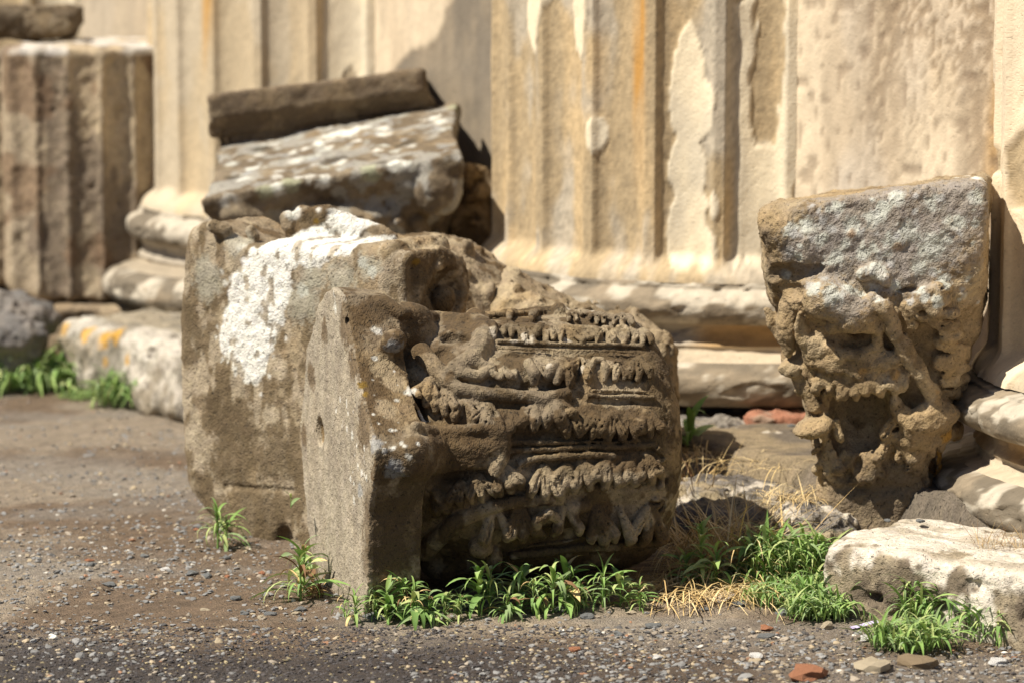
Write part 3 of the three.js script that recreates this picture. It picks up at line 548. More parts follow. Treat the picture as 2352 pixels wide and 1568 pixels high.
  const colour = (x, y, z, n) => {
    const X = x - O[0], Z_ = z - O[2], t = X * ax[0] + Z_ * ax[2];
    let c = tufa(x, y, z, 3, 0.05, 0.02);
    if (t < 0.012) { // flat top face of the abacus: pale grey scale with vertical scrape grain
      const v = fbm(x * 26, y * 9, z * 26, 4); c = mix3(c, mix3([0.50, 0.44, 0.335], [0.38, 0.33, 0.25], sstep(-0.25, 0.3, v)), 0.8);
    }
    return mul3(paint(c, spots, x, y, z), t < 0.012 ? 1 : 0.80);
  };
  const tagged = nearestTag(S);
  const partOf = (x, y, z, plain) => { const g = plain ? null : tagged(x, y, z); if (g) return g; const t = (x - O[0]) * ax[0] + (z - O[2]) * ax[2]; return t < 0.14 ? 'abacus' : 'bell'; };
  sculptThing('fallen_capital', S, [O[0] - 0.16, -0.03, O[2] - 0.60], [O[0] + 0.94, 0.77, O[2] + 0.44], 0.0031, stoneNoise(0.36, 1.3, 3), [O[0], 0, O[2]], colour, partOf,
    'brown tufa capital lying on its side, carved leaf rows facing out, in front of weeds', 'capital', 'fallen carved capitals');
}

// ---------------------------------------------------------------- B: second capital, white scale on its square face
{
  const TH = 52 * PI / 180, sx = [sin(TH), 0, cos(TH)], ax = [cos(TH), 0, -sin(TH)];
  const O = onGround(412, 1206); // far lower corner of the face
  const W = 0.765, H = 0.84;
  const loc = (x, y, z) => { const X = x - O[0], Z = z - O[2]; return [X * sx[0] + Z * sx[2], y, X * ax[0] + Z * ax[2]]; };
  const wld = (s, v, t) => [O[0] + sx[0] * s + ax[0] * t, v, O[2] + sx[2] * s + ax[2] * t];
  const base = (x, y, z) => {
    const [s, v, t] = loc(x, y, z);
    const bow = 0.05 * sin(clamp(v / H) * PI); // the far edge bulges towards its middle
    const left = -s - bow * 0.6 + 0.03 - 0.09 * sstep(0.1, -0.05, v) * -1;
    const topY = 0.822 + 0.02 * sin(s * 9) - 0.04 * sstep(0.1, 0.25, s) * (1 - sstep(0.25, 0.42, s)) * 1.2;
    let d = smax(smax(smax(left, s - W, 0.03), smax(v - topY, -v - 0.03, 0.03), 0.05), smax(-t, t - 0.26, 0.03), 0.035);
    d = smax(d, (0.10 - s * 0.6 - v) * 0.8, 0.04); // broken lower corner
    const c = [W / 2 + 0.02, 0.44], rho = hypot(s - c[0], v - c[1]); // bell behind
    const b = smax(smax(rho - 0.34, t - 0.72, 0.1), 0.1 - t, 0.03);
    return smin(d, b, 0.03);
  };
  const S = new Sculpt(base, -O[2] - 1.2, 0.003);
  const Z8 = (X, Y) => [367 + 0.5468 * X, 459 + 0.5468 * Y], Z2 = (X, Y) => [367.5 + 0.3907 * X, 153 + 0.3907 * Y];
  const add = (px, py, d, r, o = {}) => S.tube3([[...at(px, py, d), r], [...at(px + (o.dx ?? 8), py + (o.dy ?? 4), d), r]], { k: 0.02, ...o });
  // broken crest along the top
  const dT = -wld(0.3, 0.8, 0.12)[2] + 0.02;
  for (const [px, py, r, dx, dy] of [[660, 500, 0.022, 10, 30], [700, 495, 0.028, 30, 10], [745, 500, 0.035, 20, 20], [790, 515, 0.035, 20, 15], [830, 530, 0.032, 20, 10], [870, 540, 0.028, 18, 12], [700, 530, 0.03, 120, 20], [850, 560, 0.03, 30, 5], [575, 530, 0.014, 10, 14], [490, 520, 0.02, 30, 10]]) add(px, py, dT, r, { dx, dy, k: 0.012, tag: 'broken_crest' });
  S.tube3([[...at(880, 545, dT + 0.05), 0.02], [...at(896, 552, dT + 0.05), 0.022]], { k: 0.006, tag: 'broken_crest' });
  // cracks and hollows of the face
  S.tube([[...Z8(270, 1205)], [...Z8(360, 1212)], [...Z8(470, 1215)], [...Z8(560, 1222)]], 5, { cut: true, k: 0.006, lift: 0 });
  S.blob(...Z8(520, 1430), 26, 30, 30, { cut: true, k: 0.02 });
  // volute on the near side
  const vc = wld(W + 0.005, 0.70, 0.165), nS = sx, e1 = ax, e2 = [0, 1, 0];
  const vp = (t, v, o) => wld(W + o, v, t);
  { const bc = wld(W - 0.03, 0.665, 0.145); S.push({ s: 1, k: 0.015, c: bc, R: 0.24, tag: 'volute', d: (x, y, z) => { const [q, v, t] = loc(x, y, z); return smax(smax(abs(q - W + 0.03) - 0.07, abs(t - 0.145) - 0.135, 0.03), smax(v - 0.802 + 0.25 * max(0, t - 0.17), 0.54 - v, 0.03), 0.03); } }); }
  S.ell(wld(W + 0.06, 0.675, 0.175), e1, e2, nS, 0.082, 0.082, 0.055, { cut: true, k: 0.008 });
  S.ell(wld(W + 0.02, 0.668, 0.185), e1, e2, nS, 0.038, 0.038, 0.034, { k: 0.004, tag: 'volute_eye' });
  const spiral = []; for (let i = 0; i <= 16; i++) { const a = 2.6 - i * 0.36, r = 0.090 - 0.0012 * i; spiral.push([...vp(0.175 + r * cos(a), 0.675 + r * sin(a), 0.032), 0.016 - 0.0004 * i]); }
  S.tube3(spiral, { k: 0.008, tag: 'volute' });
  S.tube3([[...vp(0.045, 0.76, 0.045), 0.02], [...vp(0.05, 0.56, 0.045), 0.02]], { cut: true, k: 0.01 });
  // leaf stubs on the bell to the right
  for (let i = 0; i < 9; i++) { const a = rr(0.1, 1.2), t = rr(0.34, 0.66), q = wld(W / 2 + 0.02 + 0.34 * cos(a), 0.44 + 0.34 * sin(a), t); S.tube3([[...q, 0.02], [q[0] + rr(-0.03, 0.04), q[1] + rr(-0.02, 0.03), q[2] + rr(-0.03, 0.03), 0.016]], { k: 0.01, tag: 'acanthus_lobe' }); }
  // the white scale, drawn in the plane of the face (s, v)
  const flat = (px, py) => { const r = ray(px, py), n = ax; const q = (n[0] * O[0] + n[2] * O[2]) / (n[0] * r[0] + n[2] * r[2]); const l = loc(r[0] * q, EYE + r[1] * q, r[2] * q); return [l[0], l[1]]; };
  const poly0 = [[540, 60], [590, 35], [650, 95], [640, 150], [655, 205], [770, 145], [805, 165], [785, 230], [690, 250], [640, 285], [580, 268], [556, 320], [530, 440], [500, 560], [440, 690], [400, 772], [360, 760], [310, 700], [282, 660], [250, 580], [272, 530], [292, 440], [288, 380], [330, 290], [390, 220], [440, 170], [500, 140], [530, 110]], poly = poly0.map(([X, Y]) => flat(...Z8(X, Y)));
  const sdPoly = (x, y) => { let d = 1e9, s = 1; for (let i = 0, j = poly.length - 1; i < poly.length; j = i++) { const [ax_, ay] = poly[i], [bx, by] = poly[j]; const ex = bx - ax_, ey = by - ay, wx = x - ax_, wy = y - ay; const t = clamp((wx * ex + wy * ey) / (ex * ex + ey * ey)); const qx = wx - ex * t, qy = wy - ey * t; d = min(d, qx * qx + qy * qy); const c1 = y >= ay, c2 = y < by, c3 = ex * wy > ey * wx; if ((c1 && c2 && c3) || (!c1 && !c2 && !c3)) s = -s; } return s * sqrt(d); };
  const spots = spotsOn(S, [
    ...[[345, 195, 26], [275, 350, 18], [260, 300, 14], [565, 60, 30], [720, 80, 18], [670, 45, 14]].map(([X, Y, r]) => [...Z8(X, Y), r * 0.547, WHITE, 0.9]),
    ...Array.from({ length: 34 }, () => { const a = poly0[floor(rnd() * poly0.length)]; return [a[0] + rr(-45, 45), a[1] + rr(-50, 50), rr(4, 13)]; }).map(([X, Y, r]) => [...Z8(X, Y), r * 0.547, [0.74, 0.73, 0.66], 0.9]),
    ...[[600, 420, 100], [760, 330, 90], [640, 330, 60], [880, 280, 60], [200, 330, 80], [320, 180, 60]].map(([X, Y, r]) => [...Z8(X, Y), r * 0.547, [0.40, 0.38, 0.30], 0.7]),
    ...[[890, 300, 26], [850, 260, 26], [600, 380, 30]].map(([X, Y, r]) => [...Z8(X, Y), r * 0.547, [0.52, 0.53, 0.46], 0.8]),
    ...[[130, 1000, 50], [100, 850, 40], [160, 1100, 40], [60, 900, 30], [470, 900, 45], [500, 700, 50], [240, 1240, 26], [380, 860, 20]].map(([X, Y, r]) => [...Z8(X, Y), r * 0.547, [0.50, 0.42, 0.30], 0.85]),
    ...[[320, 960, 130], [250, 900, 80], [300, 1120, 150], [150, 560, 50], [130, 660, 50], [110, 460, 40], [480, 1080, 110], [400, 1350, 150], [250, 1350, 100], [600, 700, 30], [180, 1200, 60], [640, 120, 60], [760, 110, 70], [850, 150, 60], [1060, 330, 80], [1150, 420, 90]].map(([X, Y, r]) => [...Z8(X, Y), r * 0.547, [0.135, 0.095, 0.048], 0.85]),
    ...[[690, 165, 14], [655, 90, 10]].map(([X, Y, r]) => [...Z8(X, Y), r * 0.547, MUST, 0.9]),
    [...Z2(1510, 1155), 10, [0.30, 0.18, 0.02], 0.9],
  ]);
  const colour = (x, y, z) => {
    const [s, v, t] = loc(x, y, z);
    const k = fbm(s * 16, v * 5, 3, 4), k2 = fbm(s * 50, v * 20, 9, 3);
    let c = tufa(x, y, z, 21, 0.02, 0.03);
    if (t < 0.05) { c = mix3(c, [0.36, 0.285, 0.185], 0.5); c = mix3(c, [0.15, 0.105, 0.052], 0.8 * sstep(-0.02, 0.16, k + 0.5 * k2 - 0.02)); c = mix3(c, [0.50, 0.42, 0.30], 0.6 * sstep(0.1, 0.25, fbm(s * 30 + 9, v * 12, 5, 4))); }
    c = paint(c, spots, x, y, z);
    if (t < 0.3) { const d = sdPoly(s, v) + 0.022 * fbm(s * 40, v * 40, 4, 3); const hole = sstep(0.31, 0.37, fbm(s * 34, v * 26, 14, 4)); const m = (1 - sstep(-0.004, 0.004, d - 0.006)) * (1 - 0.8 * hole); c = mix3(c, mul3([0.84, 0.83, 0.76], 1 + 0.08 * n3(s * 150, v * 150, 2)), m); }
    return c;
  };
  const tagged = nearestTag(S);
  sculptThing('fallen_capital', S, [O[0] - 0.15, -0.03, O[2] - 0.75], [O[0] + 1.25, 0.98, O[2] + 0.62], 0.0055, (x, y, z) => { const l = loc(x, y, z); let d = stoneNoise(l[2] < 0.1 ? 0.4 : 0.9, 1.1, 11)(x, y, z); if (l[2] < 0.12) d -= 0.003 * (1 - sstep(-0.008, 0.002, sdPoly(l[0], l[1]) + 0.022 * fbm(l[0] * 40, l[1] * 40, 4, 3))) * (0.6 + 0.8 * n3(x * 60, y * 60, z * 60)); return d; }, [O[0] + 0.3, 0, O[2]], colour, (x, y, z, plain) => (!plain && tagged(x, y, z)) || (loc(x, y, z)[2] < 0.27 ? 'abacus' : 'bell'),
    'large square-faced capital on its side with a big white patch on its face', 'capital', 'fallen carved capitals');
}

// ---------------------------------------------------------------- E: rough carved fragment behind the nearest capital
{
  const c = at(1320, 690, 8.2), e = [[1, 0, -0.15], [0, 1, 0], [0.15, 0, 1]];
  const dTop = (x) => 0.585 + 0.09 * sstep(0.33, -0.02, x - c[0] + 0.2) - 0.05 * sstep(0.05, 0.28, x - c[0]);
  const base = (x, y, z) => smax(smax(abs(x - c[0] - 0.02) - 0.26, abs(z - c[2]) - 0.17, 0.08), smax(y - dTop(x) - 0.05 * fbm(x * 9, 2, z * 9, 2), -y - 0.02, 0.06), 0.09);
  const S = new Sculpt(base, 7.4);
  for (let i = 0; i < 22; i++) S.blob(rr(1160, 1480), rr(615, 700), rr(8, 24), rr(5, 9), rr(6, 11), { lift: 0.2, tilt: rr(-20, 30), tag: i % 3 ? undefined : 'acanthus_lobe' });
  for (let i = 0; i < 12; i++) S.blob(rr(1160, 1450), rr(620, 700), rr(8, 20), rr(4, 8), 14, { cut: true, tilt: rr(-10, 30) });
  const tagged = nearestTag(S);
  sculptThing('carved_fragment', S, [c[0] - 0.36, -0.03, c[2] - 0.3], [c[0] + 0.36, 0.85, c[2] + 0.3], 0.008, stoneNoise(1.4, 1.2, 31), [c[0], 0, c[2]], (x, y, z) => mix3(tufa(x, y, z, 33, -0.04, 0.06), SAND, 0.25), (x, y, z, plain) => (!plain && tagged(x, y, z)) || 'block',
    'low rough carved block just behind the top of the nearest capital', 'fragment', 'broken carved fragments');
}

// ---------------------------------------------------------------- C: upright capital on the limestone kerb
{
  const foot = onGround(2034, 1182, 0.15), cx = foot[0] - 0.005, cz = foot[2] - 0.155, y0 = 0.14;
  const yaw = 0.16, cy_ = cos(yaw), sy_ = sin(yaw); // front turned a little towards the sun
  const wOf = (v) => tab([0, 0.10, 0.2, 0.3, 0.42, 0.50, 0.56, 0.66, 0.74, 0.80], [0.146, 0.150, 0.172, 0.196, 0.232, 0.262, 0.290, 0.302, 0.312, 0.312], v);
  const base = (x, y, z) => {
    const v0 = y - y0; let X = x - cx - v0 * 0.02, Z = z - cz + v0 * 0.03; const q = X * cy_ + Z * sy_ * -1 * -1, r = -X * sy_ + Z * cy_;
    // q along the front (right), r out of the front
    const v = v0, w = wOf(v); const p = 3.2 + 3 * sstep(0.5, 0.7, v);
    const k = pow(pow(abs(q) / w, p) + pow(abs(r) / w, p), 1 / p);
    const side = (k - 1) * w * 0.9;
    const topv = 0.825 + 0.15 * q + 0.06 * r;
    return smax(smax(smax(side, q - 0.262, 0.02), (v - topv) * 0.98, 0.03), -v - 0.06, 0.02);
  };
  const S = new Sculpt(base, -cz - 0.9, 0.006), K = 0.5858, Zc = (X, Y) => [1653.75 + K * X, 336.9 + K * Y];
  const T = (pts, r, o) => S.tube(pts.map(([X, Y, f]) => [...Zc(X, Y), f ?? 1]), r * K, o);
  const Bl = (X, Y, a, b, n, o) => S.blob(...Zc(X, Y), a * K, b * K, n * K, o);
  const Cu = (X, Y, s, o) => S.curl(...Zc(X, Y), s * K, o);
  // hollow out the bell below the abacus so that the carved leaves stand clear
  Bl(545, 1065, 120, 150, 210, { cut: true, k: 0.012 });
  Bl(640, 980, 150, 150, 60, { cut: true, k: 0.04 });
  T([[215, 500, 0.8], [300, 492, 1], [395, 478, 0.55]], 44, { cut: true, k: 0.008, lift: -0.1 });
  T([[250, 560, 0.9], [300, 565, 0.7]], 44, { cut: true, k: 0.012, lift: -0.1 });
  Bl(250, 640, 60, 110, 40, { cut: true, k: 0.02 });
  Bl(760, 800, 240, 120, 36, { cut: true, k: 0.04 });
  Bl(880, 1220, 90, 90, 80, { cut: true, k: 0.03 });
  Bl(400, 1150, 90, 60, 70, { cut: true, k: 0.02 });
  // horn at the left end of the abacus
  T([[185, 310], [240, 340], [330, 390]], 50, { lift: -0.6, k: 0.04, tag: 'abacus_horn' });
  // left side leaf
  Bl(280, 690, 46, 135, 34, { tag: 'side_leaf', lift: 0.5, k: 0.01, tilt: -4 });
  Bl(345, 740, 22, 130, 40, { tag: 'side_leaf', lift: 0.5, k: 0.01, tilt: -3 });
  Bl(236, 720, 16, 110, 30, { tag: 'side_leaf', lift: 0.4, k: 0.01, tilt: 5 });
  T([[282, 590], [286, 680], [290, 780]], 4, { cut: true, lift: 7, k: 0.003 });
  for (const [X, Y, z] of [[270, 830, 44], [330, 860, 46], [360, 930, 44]]) S.fan(...Zc(X, Y), z * K, { rot: rr(-15, 15), lift: 1.1, k: 0.008, tag: 'side_leaf' });
  Bl(310, 850, 50, 40, 50, { lift: 0.6, tag: 'side_leaf' });
  T([[330, 900], [360, 960], [380, 1010]], 34, { tag: 'side_leaf', lift: 0.3 });
  // central volute and hanging flower
  Bl(440, 600, 110, 80, 70, { lift: 0.35, k: 0.025, tag: 'volute' });
  Bl(530, 640, 90, 60, 60, { lift: 0.4, k: 0.02, tag: 'volute' });
  T([[450, 700, 1.1], [500, 670, 1.3], [570, 660, 1.2], [625, 700, 0.9], [620, 760, 0.8], [560, 800, 1.1], [480, 800, 1.2], [440, 770]], 28, { lift: 1.2, k: 0.022, tag: 'volute' });
  Bl(545, 735, 34, 34, 60, { cut: true, k: 0.012, full: true });
  T([[380, 760], [400, 830], [460, 850], [540, 860], [620, 840], [690, 820]], 34, { lift: 0.8, k: 0.03, tag: 'hanging_leaf' });
  const lob = (list, s, tag, o = {}) => { for (const [X, Y, k = 1, r = 0] of list) Cu(X, Y, s * k, { tag, rot: r + rr(-15, 15), flip: rnd() < 0.5, lift: 1.2, r: 0.42, ...o }); };
  for (const [X, Y, z] of [[440, 900, 52], [530, 915, 56], [620, 890, 56], [695, 890, 46]]) S.fan(...Zc(X, Y), z * K, { rot: rr(-15, 15), lift: 2.4, k: 0.01, tag: 'hanging_leaf' });
  lob([[420, 880, 1], [470, 920, 1], [540, 900, 1.1], [600, 880, 1.1], [660, 850, 1], [700, 900, 0.9], [450, 970, 0.9]], 40, 'hanging_leaf', { lift: 2.0 });
  // slanting stalk
  T([[600, 590, 0.9], [640, 620], [680, 680], [730, 770], [780, 870], [825, 950]], 34, { lift: 0.9, k: 0.008, tag: 'stalk' });
  T([[560, 500], [600, 480], [650, 510]], 30, { lift: 0.4, tag: 'stalk' });
  Bl(775, 690, 26, 44, 50, { cut: true, k: 0.01 });
  Bl(700, 740, 14, 80, 40, { cut: true, k: 0.01, tilt: -28 });
  // acanthus at the right: fingers turned outwards
  for (const [X, Y, z, r] of [[830, 590, 60, -80], [870, 680, 62, -75], [900, 770, 60, -85], [900, 850, 58, -80], [920, 930, 52, -75], [760, 640, 44, -60]]) S.fan(...Zc(X, Y), z * K, { rot: r, n: 3, lift: 1.0, k: 0.012, tag: 'acanthus_finger' });
  for (const [X, Y] of [[830, 720], [870, 800], [880, 870], [900, 935], [730, 560]]) Bl(X, Y, 44, 9, 30, { cut: true, k: 0.008 });
  // lower right leaf lip with an ochre hollow under it
  T([[690, 990, 0.8], [730, 1060], [760, 1130, 1.1], [800, 1150], [850, 1110], [920, 1100], [990, 1140, 0.8]], 36, { lift: 1.1, k: 0.02, tag: 'leaf_lip' });
  for (const [X, Y] of [[730, 1120], [790, 1160], [850, 1130], [920, 1120]]) S.fan(...Zc(X, Y), 44 * K, { rot: rr(-15, 15), n: 3, lift: 1.7, k: 0.008, tag: 'leaf_lip' });
  Bl(830, 1040, 110, 60, 60, { lift: 0.6, k: 0.03, tag: 'leaf_lip' });
  Bl(870, 1190, 60, 80, 60, { cut: true, k: 0.015 });
  for (const x of [845, 880, 915]) T([[x, 1140], [x + 8, 1230], [x + 10, 1300]], 8, { lift: 0.3, tag: 'leaf_rib' });
  // lower left lip
  Bl(400, 1075, 92, 36, 70, { lift: 0.7, k: 0.015, tilt: 8, tag: 'leaf_lip' });
  for (const X of [345, 400, 455]) S.fan(...Zc(X, 1105), 40 * K, { rot: rr(-12, 12), n: 2, lift: 1.8, k: 0.01, tag: 'leaf_lip' });
  // leaf tips round the foot
  for (const [X, Y, a, b] of [[440, 1250, 34, 44], [600, 1275, 46, 36], [690, 1200, 30, 60], [740, 1195, 34, 44], [770, 1255, 34, 30], [420, 1190, 30, 30], [700, 1110, 24, 50]]) S.fan(...Zc(X, Y - 15), max(a, b) * 1.15 * K, { rot: rr(-20, 20), n: a > 32 ? 3 : 2, lift: 1.0, k: 0.014, tag: 'leaf_tip' });
  for (const [X, Y] of [[545, 1240], [690, 1230], [500, 1290], [810, 1290]]) Bl(X, Y, 18, 30, 30, { cut: true, k: 0.01 });
  T([[470, 1345], [600, 1335], [760, 1340]], 10, { cut: true, lift: 0, k: 0.02 });
  const spots = spotsOn(S, [
    ...[[600, 330, 260], [850, 250, 200], [400, 400, 150], [480, 600, 110], [760, 430, 160], [950, 200, 120]].map(([X, Y, r]) => [...Zc(X, Y), r * K, [0.32, 0.285, 0.25], 0.75]),
    ...[[840, 390, 62], [830, 225, 34], [340, 310, 34], [460, 240, 24], [740, 330, 44], [680, 370, 40], [590, 280, 40], [520, 310, 36], [450, 440, 44], [400, 360, 30], [620, 490, 40], [780, 470, 34], [640, 240, 30], [930, 300, 30], [1010, 200, 34], [1000, 300, 20], [280, 330, 30], [690, 200, 30], [440, 580, 46], [370, 560, 34], [520, 560, 40], [560, 420, 34], [880, 520, 30], [780, 560, 26], [860, 610, 26], [600, 200, 20]].map(([X, Y, r]) => [...Zc(X, Y), r * K, LICH, 0.9]),
    ...Array.from({ length: 70 }, () => [rr(200, 1040), rr(150, 640), rr(9, 24)]).map(([X, Y, r]) => [...Zc(X, Y), r * K, rnd() < 0.6 ? LICH : [0.46, 0.45, 0.42], 0.85]),
    ...[[630, 590, 24], [640, 500, 24], [960, 120, 40], [1020, 115, 30]].map(([X, Y, r]) => [...Zc(X, Y), r * K, WHITE, 0.9]),
    ...[[870, 1200, 70], [880, 1260, 50], [900, 1140, 30]].map(([X, Y, r]) => [...Zc(X, Y), r * K, OCHRE, 0.9]),
    ...[[690, 900, 22], [660, 950, 18], [860, 960, 24], [560, 880, 16], [880, 1330, 20]].map(([X, Y, r]) => [...Zc(X, Y), r * K, [0.46, 0.27, 0.09], 0.7]),
    ...[[700, 390, 20], [520, 340, 18], [560, 240, 12]].map(([X, Y, r]) => [...Zc(X, Y), r * K, [0.34, 0.2, 0.1], 0.7]),
    ...[[170, 360, 50], [220, 470, 50], [620, 1380, 170], [700, 1330, 120], [480, 1380, 100]].map(([X, Y, r]) => [...Zc(X, Y), r * K, [0.18, 0.135, 0.085], 0.7]),
  ]);
  const colour = (x, y, z) => paint(mix3(mul3(tufa(x, y, z, 41, -0.08, -0.02), 1.2), [0.36, 0.27, 0.155], 0.4), spots, x, y, z);
  const tagged = nearestTag(S);
  sculptThing('upright_capital', S, [cx - 0.42, y0 - 0.08, cz - 0.42], [cx + 0.46, 1.12, cz + 0.46], 0.004, stoneNoise(0.6, 1.3, 41), [cx, y0, cz], colour, (x, y, z, plain) => (!plain && tagged(x, y, z)) || (y > y0 + 0.52 ? 'abacus' : y < y0 + 0.1 ? 'collar' : 'bell'),
    'upright tapering capital with curled leaves, standing on the pale kerb beside the near column', 'capital', 'carved capitals standing upright');
}

// ---------------------------------------------------------------- D: lichen-covered capital on the stylobate, tipped forward
{
  const C = at(768, 340, 9.62), m = new THREE.Matrix4().makeRotationFromEuler(new THREE.Euler(0.15, 0.03, 0.175, 'YXZ')), im = m.clone().invert().elements;
  const loc = (x, y, z) => { const X = x - C[0], Y = y - C[1], Z = z - C[2]; return [im[0] * X + im[4] * Y + im[8] * Z, im[1] * X + im[5] * Y + im[9] * Z, im[2] * X + im[6] * Y + im[10] * Z]; };
  const base = (x, y, z) => {
    const [q, v, r] = loc(x, y, z), W = 0.415;
    const cv = 0.055 * (1 - (q / W) * (q / W)); const cvq = 0.04 * (1 - (r / W) * (r / W));
    let ab = smax(smax(abs(r) - W + max(cv, 0) + max(0, -v - 0.03) * 0.5, abs(q) - W + max(cvq, 0) * 0.6 + max(0, -v - 0.05) * 0.4, 0.015), smax(v, -v - 0.17, 0.008), 0.014);
    const w = 0.30 + 0.08 * sstep(-0.4, -0.12, v), rho = hypot(q, r); const bell = smax(rho - w, smax(v + 0.1, -y + 0.1, 0.02), 0.03);
    return smin(ab, bell, 0.03);
  };
  const S = new Sculpt(base, 8.6), Z2 = (X, Y) => [367.5 + 0.3907 * X, 153 + 0.3907 * Y], K = 0.3907;
  const Bl = (X, Y, a, b, n, o) => S.blob(...Z2(X, Y), a * K, b * K, n * K, o), T = (pts, r, o) => S.tube(pts.map((p) => Z2(p[0], p[1])), r * K, o);
  Bl(1640, 720, 130, 150, 90, { lift: 0.5, k: 0.04, tag: 'corner_volute' });
  Bl(1250, 800, 220, 60, 70, { cut: true, k: 0.03 });
  Bl(480, 860, 140, 60, 60, { lift: 0.3, k: 0.03, tag: 'corner_volute' });
  T([[1500, 900], [1530, 960], [1510, 1060]], 40, { lift: 0.8, tag: 'curled_leaf' });
  T([[1400, 900], [1440, 1000], [1430, 1080]], 30, { lift: 0.6, tag: 'curled_leaf' });
  Bl(1620, 980, 80, 80, 60, { cut: true });
  for (let i = 0; i < 8; i++) Bl(rr(1180, 1700), rr(900, 1050), rr(15, 40), rr(15, 40), 30, { lift: 0.5, tag: 'curled_leaf' });
  const sp = [];
  for (let i = 0; i < 110; i++) { const t = rnd(), u = rnd(); const X = lerp(lerp(240, 560, u), lerp(1650, 1700, u), t), Y = lerp(lerp(740, 400, u), lerp(520, 210, u), t); sp.push([...Z2(X, Y), rr(14, 46) * K, rnd() < 0.4 ? WHITE : rnd() < 0.5 ? BLUEG : LICH, rr(0.6, 0.95)]); }
  for (const [X, Y, r] of [[1000, 400, 90], [1120, 390, 70], [930, 440, 60], [1400, 560, 60], [500, 660, 44], [540, 590, 44], [1180, 360, 60], [1460, 690, 30], [1600, 300, 60], [960, 690, 50], [680, 700, 60]]) sp.push([...Z2(X, Y), r * K, [0.78, 0.78, 0.70], 0.95]);
  for (const [X, Y, r] of [[760, 680, 60], [1230, 600, 70], [620, 740, 50], [1250, 640, 50], [1740, 240, 50]]) sp.push([...Z2(X, Y), r * K, [0.40, 0.41, 0.27], 0.8]);
  for (const [X, Y, r] of [[1290, 560, 50], [420, 640, 50], [1000, 560, 90], [600, 480, 60], [1450, 450, 70]]) sp.push([...Z2(X, Y), r * K, DARK, 0.85]);
  const spots = spotsOn(S, sp);
  const colour = (x, y, z) => { const [q, v, r] = loc(x, y, z); let c = tufa(x, y, z, 51, 0.10, -0.02); c = mix3(c, [0.19, 0.155, 0.11], 0.5); c = mix3(c, [0.38, 0.37, 0.33], 0.7 * sstep(0.06, 0.2, fbm(x * 15, y * 15, z * 15 + 5, 4))); return paint(c, spots, x, y, z); };
  const tagged = nearestTag(S);
  sculptThing('upright_capital', S, [C[0] - 0.58, 0.05, C[2] - 0.58], [C[0] + 0.6, C[1] + 0.12, C[2] + 0.62], 0.0075, stoneNoise(0.8, 1, 51), [C[0], 0.1, C[2]], colour, (x, y, z, plain) => (!plain && tagged(x, y, z)) || (loc(x, y, z)[1] > -0.14 ? 'abacus' : 'bell'),
    'tipped dark capital whose flat top is speckled with white lichen, behind the white-patched one', 'capital', 'carved capitals standing upright');
}

// ---------------------------------------------------------------- F: moulded slab behind it
{
  const C = at(735, 226, 10.2), m = new THREE.Matrix4().makeRotationFromEuler(new THREE.Euler(-0.08, 0.04, 0.125, 'YXZ')), im = m.clone().invert().elements;
  const loc = (x, y, z) => { const X = x - C[0], Y = y - C[1], Z = z - C[2]; return [im[0] * X + im[4] * Y + im[8] * Z, im[1] * X + im[5] * Y + im[9] * Z, im[2] * X + im[6] * Y + im[10] * Z]; };
  const base = (x, y, z) => { const [q, v, r] = loc(x, y, z); const roll = v > -0.02 ? 0 : 0.05 * sstep(-0.02, -0.075, v); const ab = smax(smax(abs(q) - 0.366 - roll * 0.3, abs(r) - 0.30 + roll, 0.03), smax(v - 0.05, -v - 0.085, 0.012), 0.014); const bell = smax(smax(abs(q) - 0.345, abs(r) - 0.235, 0.1), smax(v + 0.08, 0.1 - y, 0.02), 0.02); return smin(ab, bell, 0.01); };
  const S = new Sculpt(base, 9.4);
  for (const [x, y0, y1] of [[505, 300, 345], [522, 300, 370], [497, 340, 380]]) S.tube([[x, y0], [x + 2, y1]], 5, { lift: 0.3, tag: 'carved_moulding' });
  for (const [x, y0, y1] of [[513, 300, 350], [530, 305, 380]]) S.tube([[x, y0], [x, y1]], 4, { cut: true, lift: 0 });
  const tagged = nearestTag(S);
  sculptThing('moulded_slab', S, [C[0] - 0.52, 0.05, C[2] - 0.5], [C[0] + 0.52, C[1] + 0.14, C[2] + 0.5], 0.008, stoneNoise(0.55, 1.2, 61), [C[0], 0.1, C[2]], (x, y, z) => mul3(mix3(tufa(x, y, z, 61, 0.10, -0.02), [0.19, 0.145, 0.10], 0.6), 0.85), (x, y, z, plain) => (!plain && tagged(x, y, z)) || (loc(x, y, z)[1] > -0.105 ? 'moulding' : 'block'),
    'dark brown moulded block with a rolled upper edge, behind the lichen-speckled capital', 'block', 'stacked carved blocks');
}
